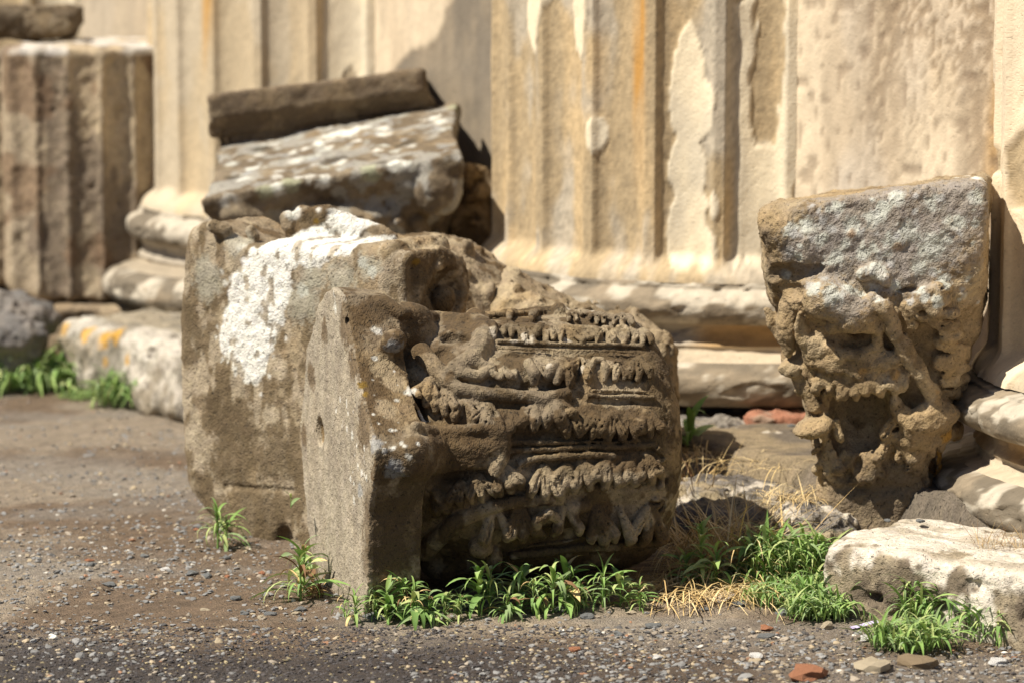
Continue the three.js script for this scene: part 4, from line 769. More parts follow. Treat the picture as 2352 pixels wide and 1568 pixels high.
// ---------------------------------------------------------------- fragment in the gap beside the middle column
{
  const C = at(1104, 500, 9.75), base = (x, y, z) => smax(hypot(x - C[0] + 0.02, z - C[2]) - 0.10 - 0.02 * sin(y * 14), smax(y - 0.845 + (x - C[0]) * 0.4, 0.1 - y, 0.03), 0.05);
  const S = new Sculpt(base, 9);
  S.tube([[1075, 390], [1100, 400], [1125, 420]], 14, { lift: 0.6, tag: 'acanthus_lobe' }); S.tube([[1080, 460], [1105, 450], [1122, 430]], 12, { lift: 0.8, tag: 'acanthus_lobe' });
  S.blob(1100, 420, 22, 10, 14, { cut: true }); S.blob(1110, 560, 12, 9, 12, { lift: 0.7, tag: 'acanthus_lobe' }); S.blob(1090, 500, 20, 14, 18, { cut: true });
  for (let i = 0; i < 10; i++) S.blob(rr(1070, 1128), rr(390, 580), rr(6, 14), rr(6, 14), 10, { lift: 0.5, cut: rnd() < 0.4 });
  const tagged = nearestTag(S);
  sculptThing('carved_fragment', S, [C[0] - 0.26, 0.05, C[2] - 0.26], [C[0] + 0.26, 1.08, C[2] + 0.26], 0.009, stoneNoise(1.3, 1.2, 71), [C[0], 0.1, C[2]], (x, y, z) => tufa(x, y, z, 71, 0.05, 0.02), (x, y, z, plain) => (!plain && tagged(x, y, z)) || 'block',
    'shaded leafy fragment wedged between the lichen-speckled capital and the middle column', 'fragment', 'broken carved fragments');
}
console.log('capitals done');

// ================================================================ KERB BLOCKS, PAVEMENT, LOOSE BLOCKS
const styl = (s, o) => wallPt(s, o - WALLOFF); // s along the row from the middle column, o out from the columns' centre line
{ // near limestone kerb: worn white-scaled blocks below the upright capital and the near column
  const e0 = onGround(1850, 1400), e1 = onGround(2420, 1500);
  const dx = e1[0] - e0[0], dz = e1[2] - e0[2], l = hypot(dx, dz), a = [dx / l, dz / l], n = [a[1], -a[0]]; // n away from the camera
  const kerb = (s0, s1, hgt, depth, sd) => {
    const base = (x, y, z) => { const X = x - e0[0], Z = z - e0[2], s = X * a[0] + Z * a[1], o = X * n[0] + Z * n[1]; const lip = 0.011 * fbm(s * 7 + sd, y * 6, 2, 3) + 0.045 * max(0, y - 0.07) * 1.2; return smax(smax(smax(s0 - s, s - s1, 0.03), smax(-o + lip, o - depth, 0.05), 0.05), smax(y - hgt - 0.012 * fbm(s * 5, o * 8, sd, 3), -y - 0.03, 0.02), 0.035); };
    const S = new Sculpt(base, 6.0, 0.003);
    const at3 = (s, y, o) => [e0[0] + a[0] * s + n[0] * o, y, e0[2] + a[1] * s + n[1] * o];
    S.tube3([[...at3(0.16, 0.2, -0.02), 0.006], [...at3(0.15, 0.0, -0.0), 0.006]], { cut: true, k: 0.01 });
    for (let i = 0; i < 7; i++) { const q = at3(rr(s0 + 0.05, s1 - 0.03), rr(0.0, hgt * 0.8), rr(0.0, 0.02)); S.ell(q, [1, 0, 0], [0, 1, 0], [0, 0, 1], rr(0.008, 0.035), rr(0.006, 0.022), 0.02, { cut: true, k: 0.02 }); }
    const colour = (x, y, z) => { const X = x - e0[0], Z = z - e0[2], s = X * a[0] + Z * a[1], o = X * n[0] + Z * n[1]; const k = fbm(s * 8, y * 9, o * 14, 4), f = n3(x * 120, y * 120, z * 120); let c = mix3([0.30, 0.245, 0.165], [0.16, 0.125, 0.085], sstep(-0.1, 0.25, fbm(x * 16, y * 16, z * 16, 4))); const w = sstep(-0.02, 0.12, k + 0.55 * (y - hgt * 0.78) / hgt * 0.9 + 0.12 * n3(s * 60, y * 60, o * 60)); c = mix3(c, [0.68, 0.62, 0.52], 0.9 * w); c = mix3(c, [0.40, 0.34, 0.25], 0.7 * sstep(0.1, 0.3, fbm(s * 5, o * 22, 8, 4)) * sstep(hgt - 0.03, hgt, y)); return mul3(c, 1 + 0.24 * f + 0.2 * fbm(x * 50, y * 50, z * 50, 2)); };
    const P0 = at3(s0, 0, 0), P1 = at3(s1, 0, depth), q = [P0, P1, at3(s0, 0, depth), at3(s1, 0, 0)], xs = q.map((v) => v[0]), zs = q.map((v) => v[2]);
    const O = at3((s0 + s1) / 2, 0, depth / 2);
    return [dress(meshField(S, [min(...xs) - 0.08, -0.03, min(...zs) - 0.08], [max(...xs) + 0.08, hgt + 0.06, max(...zs) + 0.08], 0.007, stoneNoise(0.9, 1.2, sd)), O, colour).get('body'), O];
  };
  const [g1, o1] = kerb(0.03, 1.35, 0.172, 0.42, 3);
  info(solo('limestone_kerb', g1, stone, o1), 'long worn kerb block with white-scaled top under the near column base', 'kerb block');
}
{ // far stylobate block with ochre lichen
  const mk = (pxs, d0, hgt, len, sd, sel) => {
    const e0 = onGround(...pxs); const a = [U[0], U[1]], n = [-NRM[0], -NRM[1]];
    const base = (x, y, z) => { const X = x - e0[0], Z = z - e0[2], s = X * a[0] + Z * a[1], o = X * n[0] + Z * n[1]; return smax(smax(smax(-s, s - len, 0.08), smax(-o + 0.03 * fbm(s * 6 + sd, y * 6, 1, 3), o - d0, 0.05), 0.09), smax(y - hgt - 0.02 * fbm(s * 4, o * 5, sd, 3), -y - 0.03, 0.02), 0.08); };
    const S = new Sculpt(base, 9.5, 0.01);
    const spots = sel ? spotsOn(S, sel.map(([x, y, r, c, q]) => [x, y, r, c, q])) : [];
    const colour = (x, y, z) => { let c = mix3([0.34, 0.29, 0.21], [0.55, 0.50, 0.42], sstep(-0.1, 0.2, fbm(x * 7 + sd, y * 7, z * 7, 4))); c = mix3(c, [0.17, 0.15, 0.11], 0.7 * sstep(0.08, 0.25, fbm(x * 12, y * 10, z * 12 + sd, 4))); return mul3(paint(c, spots, x, y, z), 1 + 0.2 * n3(x * 80, y * 80, z * 80)); };
    const O = [e0[0] + a[0] * len / 2 + n[0] * d0 / 2, 0, e0[2] + a[1] * len / 2 + n[1] * d0 / 2], r = len / 2 + d0 / 2 + 0.1;
    return [dress(meshField(S, [O[0] - r, -0.03, O[2] - r], [O[0] + r, hgt + 0.07, O[2] + r], 0.011, stoneNoise(1.7, 1, sd)), O, colour).get('body'), O];
  };
  const OC = [0.62, 0.34, 0.04];
  let [g, o] = mk([120, 888], 0.7, 0.25, 1.05, 5, [[200, 765, 26, OC, 0.9], [240, 775, 26, OC, 0.9], [270, 768, 22, OC, 0.85], [150, 755, 16, OC, 0.8], [290, 825, 12, OC, 0.9], [340, 800, 12, OC, 0.8], [240, 830, 10, OC, 0.7], [350, 790, 60, [0.66, 0.62, 0.53], 0.8], [200, 740, 50, [0.60, 0.56, 0.48], 0.7]]);
  info(solo('stylobate_block', g, stone, o), 'pale worn stylobate block spotted with orange lichen, below the far column', 'stone block', 'stylobate blocks');
  [g, o] = mk([500, 960], 1.35, 0.20, 1.05, 8);
  info(solo('stylobate_block', g, stone, o), 'stylobate block almost hidden behind the stacked capitals', 'stone block', 'stylobate blocks');
  // dark boulders at the far left
  let n = 0;
  for (const [px, py, d, r, sq, label] of [[25, 735, 10.9, 0.15, 0.62, 'larger dark lava boulder beside the orange-spotted block'], [30, 775, 10.62, 0.095, 0.7, 'smaller grey lava boulder in front of the larger dark one']]) {
    const c = at(px, py, d); const base = (x, y, z) => { const X = (x - c[0]) / 1.25, Y = (y - c[1]) / sq, Z = z - c[2]; return (hypot(X, Y, Z) - r) * sq; };
    const S = new Sculpt(base, 9, 0.02); S.tube3([[c[0], -0.02, c[2] - 0.03, r * 0.75], [c[0], c[1], c[2], r * 0.7]], { k: 0.05 });
    solo('lava_boulder', dress(meshField(S, [c[0] - r * 1.6, -0.03, c[2] - r * 1.5], [c[0] + r * 1.6, c[1] + r * 1.3, c[2] + r * 1.5], 0.012, stoneNoise(2.2, 1, 80 + n++)), [c[0], 0, c[2]], (x, y, z) => mul3(mix3([0.16, 0.15, 0.14], [0.25, 0.22, 0.19], sstep(-0.2, 0.3, fbm(x * 9, y * 9, z * 9, 4))), 1 + 0.2 * n3(x * 90, y * 90, z * 90))).get('body'), stone, [c[0], 0, c[2]]);
    info(scene.children[scene.children.length - 1], label, 'boulder', 'lava boulders');
  }
}
{ // fluted drum and blocks at the far left
  const c = at(215, 690, 11.72), R = 0.45, top_ = at(215, 104, 11.28)[1], cx = c[0], cz = c[2];
  const NF = 22, ph0 = -3 * PI / 180;
  const base = (x, y, z) => { const X = x - cx, Z = z - cz, rho = hypot(X, Z), ph = atan2(X, Z); let f = ((ph - ph0) / (2 * PI) * NF) % 1; if (f < 0) f += 1; f = abs(f - 0.5) * 2; const fl = f < 0.86 ? 0.8 * sqrt(1 - pow(f / 0.86, 2)) : 0; const keep = sstep(-0.62, -0.5, ph); const d = rho - R + 0.028 * fl * keep * sstep(top_, top_ - 0.08, y); return smax(smax(d, -X - 0.30, 0.06), smax(y - top_ - 0.02 * fbm(X * 5, 2, Z * 5, 3), 0.235 - y + 0.3 * max(0, -X - 0.2), 0.03), 0.045); };
  const S = new Sculpt(base, 10.5, 0.006);
  for (let i = 0; i < 5; i++) S.blob(rr(60, 330), rr(200, 640), rr(3, 6), rr(4, 9), 8, { cut: true });
  const colour = (x, y, z) => { let k = mix3([0.52, 0.415, 0.275], [0.42, 0.34, 0.235], sstep(-0.2, 0.25, fbm(x * 6, y * 3, z * 6, 4))); k = mix3(k, [0.16, 0.12, 0.085], 0.75 * sstep(0.02, 0.2, fbm(x * 10, y * 4, z * 10 + 5, 4) - 0.03)); k = mix3(k, [0.20, 0.12, 0.065], 0.7 * sstep(0.0, 0.2, fbm(x * 7, y * 7, z * 7, 3) - 0.08)); if (y > top_ - 0.03) k = mix3(k, [0.60, 0.56, 0.50], sstep(-0.1, 0.15, fbm(x * 8, 3, z * 8, 3) + 0.4 * (x - cx))); return mul3(k, 1 + 0.2 * n3(x * 80, y * 80, z * 80)); };
  const g = top('fluted_drum', [cx, 0.235, cz]);
  const tagged = (x, y, z) => (y > top_ - 0.06 ? 'upper_rim' : 'fluted_shaft');
  for (const [k, geo] of dress(meshField(S, [cx - 0.55, 0.2, cz - 0.55], [cx + 0.55, top_ + 0.06, cz + 0.55], 0.008, stoneNoise(0.35, 1, 90)), [cx, 0.235, cz], colour, tagged)) part(g, k, geo, stone);
  info(g, 'brown fluted column drum standing on end beside the far column', 'column drum');
  // ground sill the drum stands on
  const blk = (px, py, d, sx_, h0, h1, sz_, label, dark, sd, rnd_) => {
    const q = at(px, py, d), base2 = (x, y, z) => smax(smax(abs(x - q[0]) - sx_, abs(z - q[2]) - sz_, rnd_), smax(y - h1, h0 - y, rnd_), rnd_);
    const S2 = new Sculpt(base2, d - 1, 0.012);
    const m = solo('stone_block', dress(meshField(S2, [q[0] - sx_ - 0.06, h0 - 0.05, q[2] - sz_ - 0.06], [q[0] + sx_ + 0.06, h1 + 0.06, q[2] + sz_ + 0.06], 0.012, stoneNoise(1.6, 1, sd)), [q[0], h0, q[2]], (x, y, z) => mul3(mix3(tufa(x, y, z, sd, dark ? 0.12 : -0.12, dark ? -0.1 : 0.05), dark ? [0.09, 0.075, 0.055] : [0.33, 0.25, 0.165], dark ? 0.5 : 0.55), 1)).get('body'), stone, [q[0], h0, q[2]]);
    info(m, label, 'stone block', 'blocks around the fluted drum'); return m;
  };
  blk(-30, 640, 11.62, 0.22, 0.28, top_ - 0.02, 0.22, 'plain tan block standing left of the fluted drum', false, 95, 0.04);
  blk(60, 30, 11.75, 0.205, top_ + 0.012, top_ + 0.14, 0.16, 'dark rounded block lying on top of the fluted drum', true, 97, 0.06);
  blk(120, 700, 11.75, 0.75, 0.0, 0.232, 0.55, 'buried sill stone carrying the fluted drum', false, 99, 0.03);
}
{ // rough lava paving between the kerb and the column row
  const pv = top('stone_pavement'); pv.userData.kind = 'structure'; pv.userData.label = 'rough dark lava paving in front of the column row';
  // bedding of earth between the stones
  const corners = [styl(-0.9, 1.02), styl(2.6, 0.98), styl(2.6, 0.1), styl(-0.9, 0.1)];
  const bed = gridGeo(150, 50, (a, b) => { const s = lerp(-0.95, 2.5, a), o = lerp(1.16, 0.05, b), q = styl(s, o), e = sstep(1.16, 1.02, o); const y = -0.02 + e * (0.085 + 0.148 * sstep(0.975, 0.90, o)) + 0.015 * fbm(q[0] * 8, 1, q[1] * 8, 3); const c = mix3([0.30, 0.235, 0.145], [0.17, 0.14, 0.105], sstep(-0.15, 0.2, fbm(q[0] * 9, 3, q[1] * 9, 4))); return [q[0], y, q[1], mul3(c, 1 + 0.3 * n3(q[0] * 110, 2, q[1] * 110))]; }, (a, b) => { const q = styl(lerp(-0.95, 2.5, a), lerp(1.16, 0.05, b)); return [q[0], q[1]]; });
  part(pv, 'bedding_earth', bed, dirtMat);
  const stones = [[1590, 1110, 0.17, 0.11, 0.145], [1700, 1105, 0.19, 0.12, 0.15], [1835, 1110, 0.17, 0.10, 0.15], [1650, 1160, 0.12, 0.085, 0.12], [1780, 1165, 0.17, 0.10, 0.135], [1600, 1050, 0.15, 0.11, 0.17], [1740, 1050, 0.17, 0.12, 0.17], [1850, 1060, 0.14, 0.12, 0.17], [1660, 1005, 0.16, 0.13, 0.195], [1800, 1010, 0.16, 0.13, 0.195], [1560, 1000, 0.14, 0.12, 0.195], [1740, 1215, 0.10, 0.08, 0.10], [1850, 1222, 0.07, 0.06, 0.12], [1620, 960, 0.16, 0.14, 0.215], [1720, 962, 0.15, 0.13, 0.21], [1850, 960, 0.14, 0.12, 0.21], [1880, 1165, 0.10, 0.09, 0.16]];
  let k = 0;
  for (const [px, py, rx, rz, h] of stones) {
    const c = onGround(px, py, h), ang = rr(-0.5, 0.5), ca = cos(ang), sa = sin(ang), e = rr(0.9, 1.25);
    const base = (x, y, z) => { const X = x - c[0], Z = z - c[2], q = X * ca - Z * sa, r = X * sa + Z * ca; const w = pow(pow(abs(q) / (rx * e), 2.6) + pow(abs(r) / rz, 2.6), 1 / 2.6); return smax((w - 1) * rz * 0.9, smax(y - h - 0.01 + 0.10 * (q * q + r * r), -y + 0.0, 0.02), 0.06); };
    const S = new Sculpt(base, 6.5, 0.012), R = max(rx, rz) * 1.35 + 0.04, sd = 100 + k * 3;
    for (let i = 0; i < 3; i++) S.blob(px + rr(-60, 60), py + rr(-14, 14), rr(10, 26), rr(3, 6), 8, { cut: true, k: 0.015 });
    part(pv, 'paving_stone', dress(meshField(S, [c[0] - R, -0.02, c[2] - R], [c[0] + R, h + 0.07, c[2] + R], 0.0085, stoneNoise(1.5, 1.1, sd)), [0, 0, 0], (x, y, z) => { let q = mix3([0.23, 0.205, 0.175], [0.145, 0.13, 0.115], sstep(-0.15, 0.2, fbm(x * 7 + sd, y * 7, z * 7, 4))); q = mix3(q, [0.36, 0.285, 0.165], 0.75 * sstep(0.05, 0.25, fbm(x * 11, y * 11, z * 11 + sd, 4))); q = mix3(q, [0.60, 0.54, 0.45], 0.8 * sstep(0.2, 0.3, fbm(x * 13 + 3, y * 13, z * 13 + sd, 4))); const pit = sstep(0.45, 0.6, n3(x * 85, y * 85, z * 85)); return mul3(q, (1 - 0.5 * pit) * (1 + 0.2 * n3(x * 140, y * 140, z * 140))); }).get('body'), stone); k++;
  }
  // terracotta slab
  const c = onGround(1795, 972, 0.2), base = (x, y, z) => { const X = x - c[0], Z = z - c[2]; return smax(smax(abs(X + 0.3 * Z) - 0.09, abs(Z) - 0.11, 0.02), smax(y - 0.245, 0.17 - y, 0.01), 0.015); };
  const S = new Sculpt(base, 8, 0.012);
  info(solo('terracotta_slab', dress(meshField(S, [c[0] - 0.18, 0.14, c[2] - 0.18], [c[0] + 0.18, 0.28, c[2] + 0.18], 0.008, stoneNoise(1.4, 1, 130)), [c[0], 0.17, c[2]], (x, y, z) => mul3(mix3([0.36, 0.16, 0.095], [0.34, 0.24, 0.17], sstep(-0.05, 0.25, fbm(x * 14, y * 14, z * 14, 4))), 1 + 0.2 * n3(x * 90, y * 90, z * 90))).get('body'), stone, [c[0], 0.17, c[2]]), 'broken red terracotta slab lying on the paving before the middle column', 'slab');
}
console.log('blocks done');

// ================================================================ GRAVEL AND LOOSE STONES
const pebbleGeos = [];
for (let v = 0; v < 5; v++) {
  const g = new THREE.IcosahedronGeometry(1, 1), p = g.attributes.position;
  for (let i = 0; i < p.count; i++) { const x = p.getX(i), y = p.getY(i), z = p.getZ(i); const k = 1 + 0.75 * fbm(x * 1.3 + v * 7, y * 1.3, z * 1.3, 2) + 0.16 * n3(x * 4, y * 4 + v, z * 4); p.setXYZ(i, x * k * (1 + 0.15 * (v % 2)), y * k * 0.62, z * k); }
  g.computeVertexNormals(); pebbleGeos.push(g);
}
const pebTone = () => { const r = rnd(), j = rr(0.7, 1.25); const c = r < 0.60 ? [0.22, 0.215, 0.205] : r < 0.84 ? [0.28, 0.235, 0.18] : r < 0.93 ? [0.40, 0.32, 0.21] : r < 0.955 ? [0.30, 0.16, 0.09] : r < 0.975 ? [0.62, 0.58, 0.5] : [0.08, 0.075, 0.07]; return mul3(c, j); };
{
  const M = new THREE.Matrix4(), Q = new THREE.Quaternion(), E = new THREE.Euler(), V = new THREE.Vector3(), SC = new THREE.Vector3();
  const lists = pebbleGeos.map(() => []);
  const put = (x, z, r, tone) => { const y = groundH(x, z) + r * rr(0.1, 0.4); E.set(rr(-0.4, 0.4), rr(0, 6.3), rr(-0.4, 0.4)); Q.setFromEuler(E); M.compose(V.set(x, y, z), Q, SC.set(r * rr(0.8, 1.3), r * rr(0.6, 1), r * rr(0.8, 1.2))); lists[floor(rnd() * 5)].push([M.clone(), tone]); };
  const dens = (x, z) => { const b = sstep(-0.14, 0.26, fbm(x * 2.4 + 20, 1, z * 3.4, 3)); const right = sstep(-7.35, -6.9, z) * sstep(-0.6, 0.3, x); const mid = exp(-pow((z + 7.02 + 0.06 * x) / 0.12, 2)); const left = sstep(-0.4, -0.9, x) * sstep(-10.5, -8, z); return clamp(0.03 + 0.30 * b * b + 0.6 * right * (0.08 + 0.92 * b * b) + 0.5 * mid * b + 0.5 * left * (0.3 + 0.7 * b)); };
  let n = 0;
  for (let i = 0; i < 500000 && n < 44000; i++) {
    const d = 5.0 + pow(rnd(), 1.35) * 6.4, x = rr(-1, 1) * (d * 0.2 + 0.75), z = -d;
    if (rnd() > dens(x, z)) continue;
    const r = 0.0013 + 0.0060 * pow(rnd(), 2.8) + (rnd() < 0.02 ? rr(0.002, 0.006) : 0); put(x, z, r, pebTone()); n++;
  }
  // dark grit of the damp strip along the bottom of the path
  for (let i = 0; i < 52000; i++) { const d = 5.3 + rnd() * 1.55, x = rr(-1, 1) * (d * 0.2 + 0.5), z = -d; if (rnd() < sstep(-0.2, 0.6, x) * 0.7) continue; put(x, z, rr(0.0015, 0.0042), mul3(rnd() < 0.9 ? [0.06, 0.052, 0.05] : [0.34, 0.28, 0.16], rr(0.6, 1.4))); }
  const gv = top('gravel'); info(gv, 'fine grey gravel and grit scattered over the dirt', null, null, 'stuff');
  lists.forEach((L, v) => { const im = new THREE.InstancedMesh(pebbleGeos[v], pebbleMat, L.length); L.forEach(([m, c], i) => { im.setMatrixAt(i, m); im.setColorAt(i, new THREE.Color().setRGB(...c)); }); im.name = 'pebbles'; im.userData.kind = 'stuff'; shadow(im); gv.add(im); });
  // stones that stand out singly
  const mats = { grey: pebbleSoloMat([0.20, 0.205, 0.2]), cream: pebbleSoloMat([0.55, 0.46, 0.32]), white: pebbleSoloMat([0.74, 0.72, 0.68]), terra: pebbleSoloMat([0.42, 0.18, 0.09]), brown: pebbleSoloMat([0.30, 0.22, 0.13]) };
  const one = (px, py, rpx, kind, label, group, h = 0) => { const p = onGround(px, py, h), m = solo(kind === 'terra' ? 'terracotta_chip' : 'loose_stone', pebbleGeos[floor(rnd() * 5)], mats[kind], [p[0], h + groundH(p[0], p[2]) * (h ? 0 : 1) + rpx * 0.0003, p[2]]); const r = rpx / 950; m.scale.set(r * rr(0.95, 1.35), r * rr(0.75, 1), r * rr(0.85, 1.1)); m.rotation.y = rr(0, 6); info(m, label, kind === 'terra' ? 'brick chip' : 'stone', group); };
  for (const [x, y, r] of [[1070, 1398, 13], [950, 1385, 12], [850, 1395, 14], [820, 1372, 12], [720, 1240, 11], [860, 1418, 17], [440, 1320, 13], [475, 1325, 11], [520, 1280, 10], [250, 1345, 13], [410, 1360, 11], [300, 1350, 10], [690, 1400, 12], [620, 1410, 11], [1160, 1410, 11], [1290, 1405, 12], [1350, 1420, 12], [560, 1410, 10], [1700, 1390, 15], [1800, 1410, 17], [1880, 1420, 13], [2010, 1410, 12], [1620, 1400, 10], [540, 1375, 10], [330, 1280, 10], [210, 1300, 11], [1760, 1465, 14], [1500, 1440, 13], [1420, 1460, 12], [1240, 1395, 11]]) one(x, y, r, 'grey', 'grey lava pebble lying loose on the dirt path', 'grey pebbles on the dirt');
  for (const [x, y, r] of [[680, 1410, 9], [350, 1290, 8], [600, 1420, 10], [1450, 1410, 9], [1020, 1430, 8], [1900, 1440, 16], [1215, 1440, 9], [470, 1400, 9]]) one(x, y, r, 'cream', 'small cream pebble lying among the grey gravel', 'cream pebbles on the dirt');
  one(380, 1143 + 165, 10, 'white', 'bright white angular stone left of the nearest capital', null); one(1990, 1472, 15, 'white', 'rounded white stone below the long kerb block', null); one(1510, 1515, 11, 'white', 'white pebble in the gravel below the straw', null); one(1740, 1512, 13, 'white', 'flat white pebble near the bottom edge, right of centre', null);
  one(2010, 1540, 34, 'cream', 'cream rubble lump near the lower right grass', null); one(2110, 1530, 32, 'brown', 'brown rubble lump beside the cream one', null); one(2290, 1520, 20, 'white', 'white rubble lump in the lower right corner', null);
  for (const [x, y, r] of [[1760, 1445, 14], [600, 1315, 9], [1100, 1265 + 140, 8], [205, 1290, 8], [520, 1325, 8], [1850, 1560, 34], [1320, 1495, 12], [640, 1230 - 20, 8], [450, 1215, 8]]) one(x, y, r, 'terra', 'orange terracotta chip lying in the gravel', 'terracotta chips');
  one(2115, 1198, 9, 'grey', 'black lava lump on the kerb beside the column foot', null, 0.185); one(2040, 1196, 6, 'grey', 'tiny black lava crumb on the kerb below the upright capital', null, 0.185); one(1818, 978, 8, 'grey', 'grey pebble lying on the terracotta slab', null, 0.222);
}

// ================================================================ PLANTS
const leafMats = [[0.17, 0.31, 0.06], [0.23, 0.39, 0.075], [0.31, 0.45, 0.11], [0.45, 0.52, 0.18], [0.23, 0.33, 0.12]].map((c) => new THREE.MeshPhysicalMaterial({ color: new THREE.Color().setRGB(...c), roughness: 0.75, transmission: 0.3, thickness: 0, side: THREE.DoubleSide }));
const strawMats = [[0.62, 0.45, 0.20], [0.50, 0.34, 0.14], [0.70, 0.55, 0.30]].map((c) => new THREE.MeshStandardMaterial({ color: new THREE.Color().setRGB(...c), roughness: 0.8, side: THREE.DoubleSide }));
const deadMat = new THREE.MeshStandardMaterial({ color: new THREE.Color().setRGB(0.20, 0.11, 0.05), roughness: 0.9, side: THREE.DoubleSide });
// a leaf along +z from the origin, bending down, folded along its rib; length 1
function leafGeo(w, bend, fold, tw = 0) {
  const N = 7, p = [], idx = []; let y = 0, z = 0, a = bend * 0.35;
  for (let i = 0; i <= N; i++) { const t = i / N, hw = w * pow(sin(PI * pow(t * 0.94 + 0.06, 0.85)), 0.9) * (i === N ? 0.02 : 1), q = tw * t; p.push(-hw * cos(q), y + fold * hw - hw * sin(q), z, 0, y, z, hw * cos(q), y + fold * hw + hw * sin(q), z); z += cos(a) / N; y += sin(a) / N; a -= bend / N * 1.6; }
  for (let i = 0; i < N; i++) { const b = i * 3; idx.push(b, b + 3, b + 1, b + 1, b + 3, b + 4, b + 1, b + 4, b + 2, b + 2, b + 4, b + 5); }
  return bg(p, null, null, null, idx);
}
const broad = [leafGeo(0.085, 1.0, 0.35), leafGeo(0.10, 0.6, 0.3, 0.5), leafGeo(0.075, 1.7, 0.4, -0.5), leafGeo(0.09, 1.2, 0.2, 0.7), leafGeo(0.11, 0.9, 0.35, -0.4), leafGeo(0.06, 2.1, 0.3, 0.9)];
const slim = [leafGeo(0.030, 1.3, 0.4, 0.6), leafGeo(0.036, 0.7, 0.3, 0.9), leafGeo(0.026, 2.0, 0.3, -0.8), leafGeo(0.042, 1.6, 0.4, 0.4), leafGeo(0.022, 2.6, 0.3, 0.5)];
const straw = [leafGeo(0.0045, 0.5, 0.3), leafGeo(0.006, 1.2, 0.3), leafGeo(0.005, 0.1, 0.3), leafGeo(0.005, 2.0, 0.3), leafGeo(0.008, 0.3, 0.3)];
function place(geo, pos, az, el, len, wid = 1) { const m = new THREE.Matrix4().compose(new THREE.Vector3(...pos), new THREE.Quaternion().setFromEuler(new THREE.Euler(-el, az, 0, 'YXZ')), new THREE.Vector3(len * wid, len, len)); return geo.clone().applyMatrix4(m); }
// a leafy weed: every leaf a part of its own, shared geometries
function weed(px, py, size, n, set, label, o = {}) {
  const p = onGround(px, py, o.h ?? 0); p[1] += o.h ? 0 : groundH(p[0], p[2]) + mound(p[0], p[2]); size *= rr(0.95, 1.4); n = Math.round(n * rr(1.2, 1.9));
  const g = top('weed_plant', p); const H = size * (o.tall ?? 0.45), mat0 = o.mat;
  const st = new THREE.CylinderGeometry(size * 0.012, size * 0.02, H, 5); st.translate(0, H / 2, 0); part(g, 'stem', st, leafMats[0]);
  for (let i = 0; i < n; i++) {
    const t = rnd(), y = H * pow(t, 0.8), m = part(g, 'leaf', set[floor(rnd() * set.length)], rnd() < 0.07 ? (rnd() < 0.5 ? strawMats[0] : deadMat) : o.mats ? o.mats[floor(rnd() * o.mats.length)] : leafMats[floor(rnd() * 5)]);
    m.position.set(0, y, 0); m.rotation.order = 'YXZ'; m.rotation.y = i * 2.4 + rr(-0.5, 0.5); m.rotation.x = -lerp(0.15, 1.15, t * t) - rr(-0.2, 0.35); const L = size * rr(0.32, 1) * lerp(1, 0.62, t); m.scale.set(L * rr(0.8, 1.25), L, L);
  }
  return info(g, label, 'weed', o.group ?? 'weeds along the foot of the stones');
}
// a dense tuft: uncounted blades in one part
function tuft(px, py, R, n, len, set, mats, label, o = {}) {
  const p = onGround(px, py, o.h ?? 0); p[1] += o.h ? 0 : groundH(p[0], p[2]) + mound(p[0], p[2]); const g = top(o.name ?? 'grass_tuft', p);
  const by = mats.map(() => []); n = Math.round(n * (set === straw ? 1.9 : 1.7));
  for (let i = 0; i < n; i++) { const a = rr(0, 6.28), r = R * sqrt(rnd()); const el = rr(o.e0 ?? 0.25, o.e1 ?? 1.35); by[floor(rnd() * mats.length)].push(place(set[floor(rnd() * set.length)], [cos(a) * r * (o.ex ?? 1), (o.lift ?? 0) * rnd(), sin(a) * r * (o.ez ?? 0.6)], rr(0, 6.28), el, len * rr(0.5, 1.1), rr(0.7, 1.3))); }
  by.forEach((L, i) => { if (L.length) { const m = part(g, 'blades', mergeGeometries(L), mats[i]); m.userData.kind = 'stuff'; } });
  return info(g, label, 'grass tuft', o.group ?? 'grass tufts');
}
const mound = () => 0; 
const green = leafMats;
weed(500, 1256, 0.17, 30, slim, 'narrow-leaved green tuft at the foot of the white-patched capital');
weed(520, 1250, 0.11, 16, slim, 'short green sprig right of the narrow-leaved tuft');
weed(698, 1352, 0.17, 16, broad, 'long-leaved weed left of the nearest capital\'s flat face', { tall: 0.5 });
weed(690, 1378, 0.14, 24, slim, 'low bright weed at the lower left corner of the nearest capital');
tuft(715, 1372, 0.03, 30, 0.07, slim, [deadMat, strawMats[1]], 'small dead brown tuft against the nearest capital\'s flat face', { group: 'dry tufts', e0: 0.8 });
const front = [[790, 1414, 0.095, 14, 'slim'], [815, 1428, 0.090, 12, 'slim'], [860, 1420, 0.112, 18, 'broad'], [890, 1426, 0.123, 20, 'broad'], [925, 1421, 0.112, 18, 'broad'], [950, 1433, 0.112, 16, 'broad'], [985, 1432, 0.101, 16, 'broad'], [1020, 1431, 0.095, 14, 'broad'], [1055, 1426, 0.090, 12, 'broad'], [1100, 1416, 0.112, 18, 'broad'], [1125, 1412, 0.112, 16, 'broad'], [1165, 1421, 0.101, 16, 'slim'], [1195, 1403, 0.112, 18, 'broad'], [1225, 1413, 0.090, 12, 'broad'], [1270, 1411, 0.112, 18, 'broad'], [1300, 1396, 0.112, 14, 'broad'], [1330, 1407, 0.101, 14, 'broad'], [1385, 1397, 0.112, 14, 'broad'], [1425, 1393, 0.123, 16, 'broad'], [1470, 1401, 0.090, 14, 'broad']];
const ord = ['first', 'second', 'third', 'fourth', 'fifth', 'sixth', 'seventh', 'eighth', 'ninth', 'tenth', 'eleventh', 'twelfth', 'thirteenth', 'fourteenth', 'fifteenth', 'sixteenth', 'seventeenth', 'eighteenth', 'nineteenth', 'twentieth'];
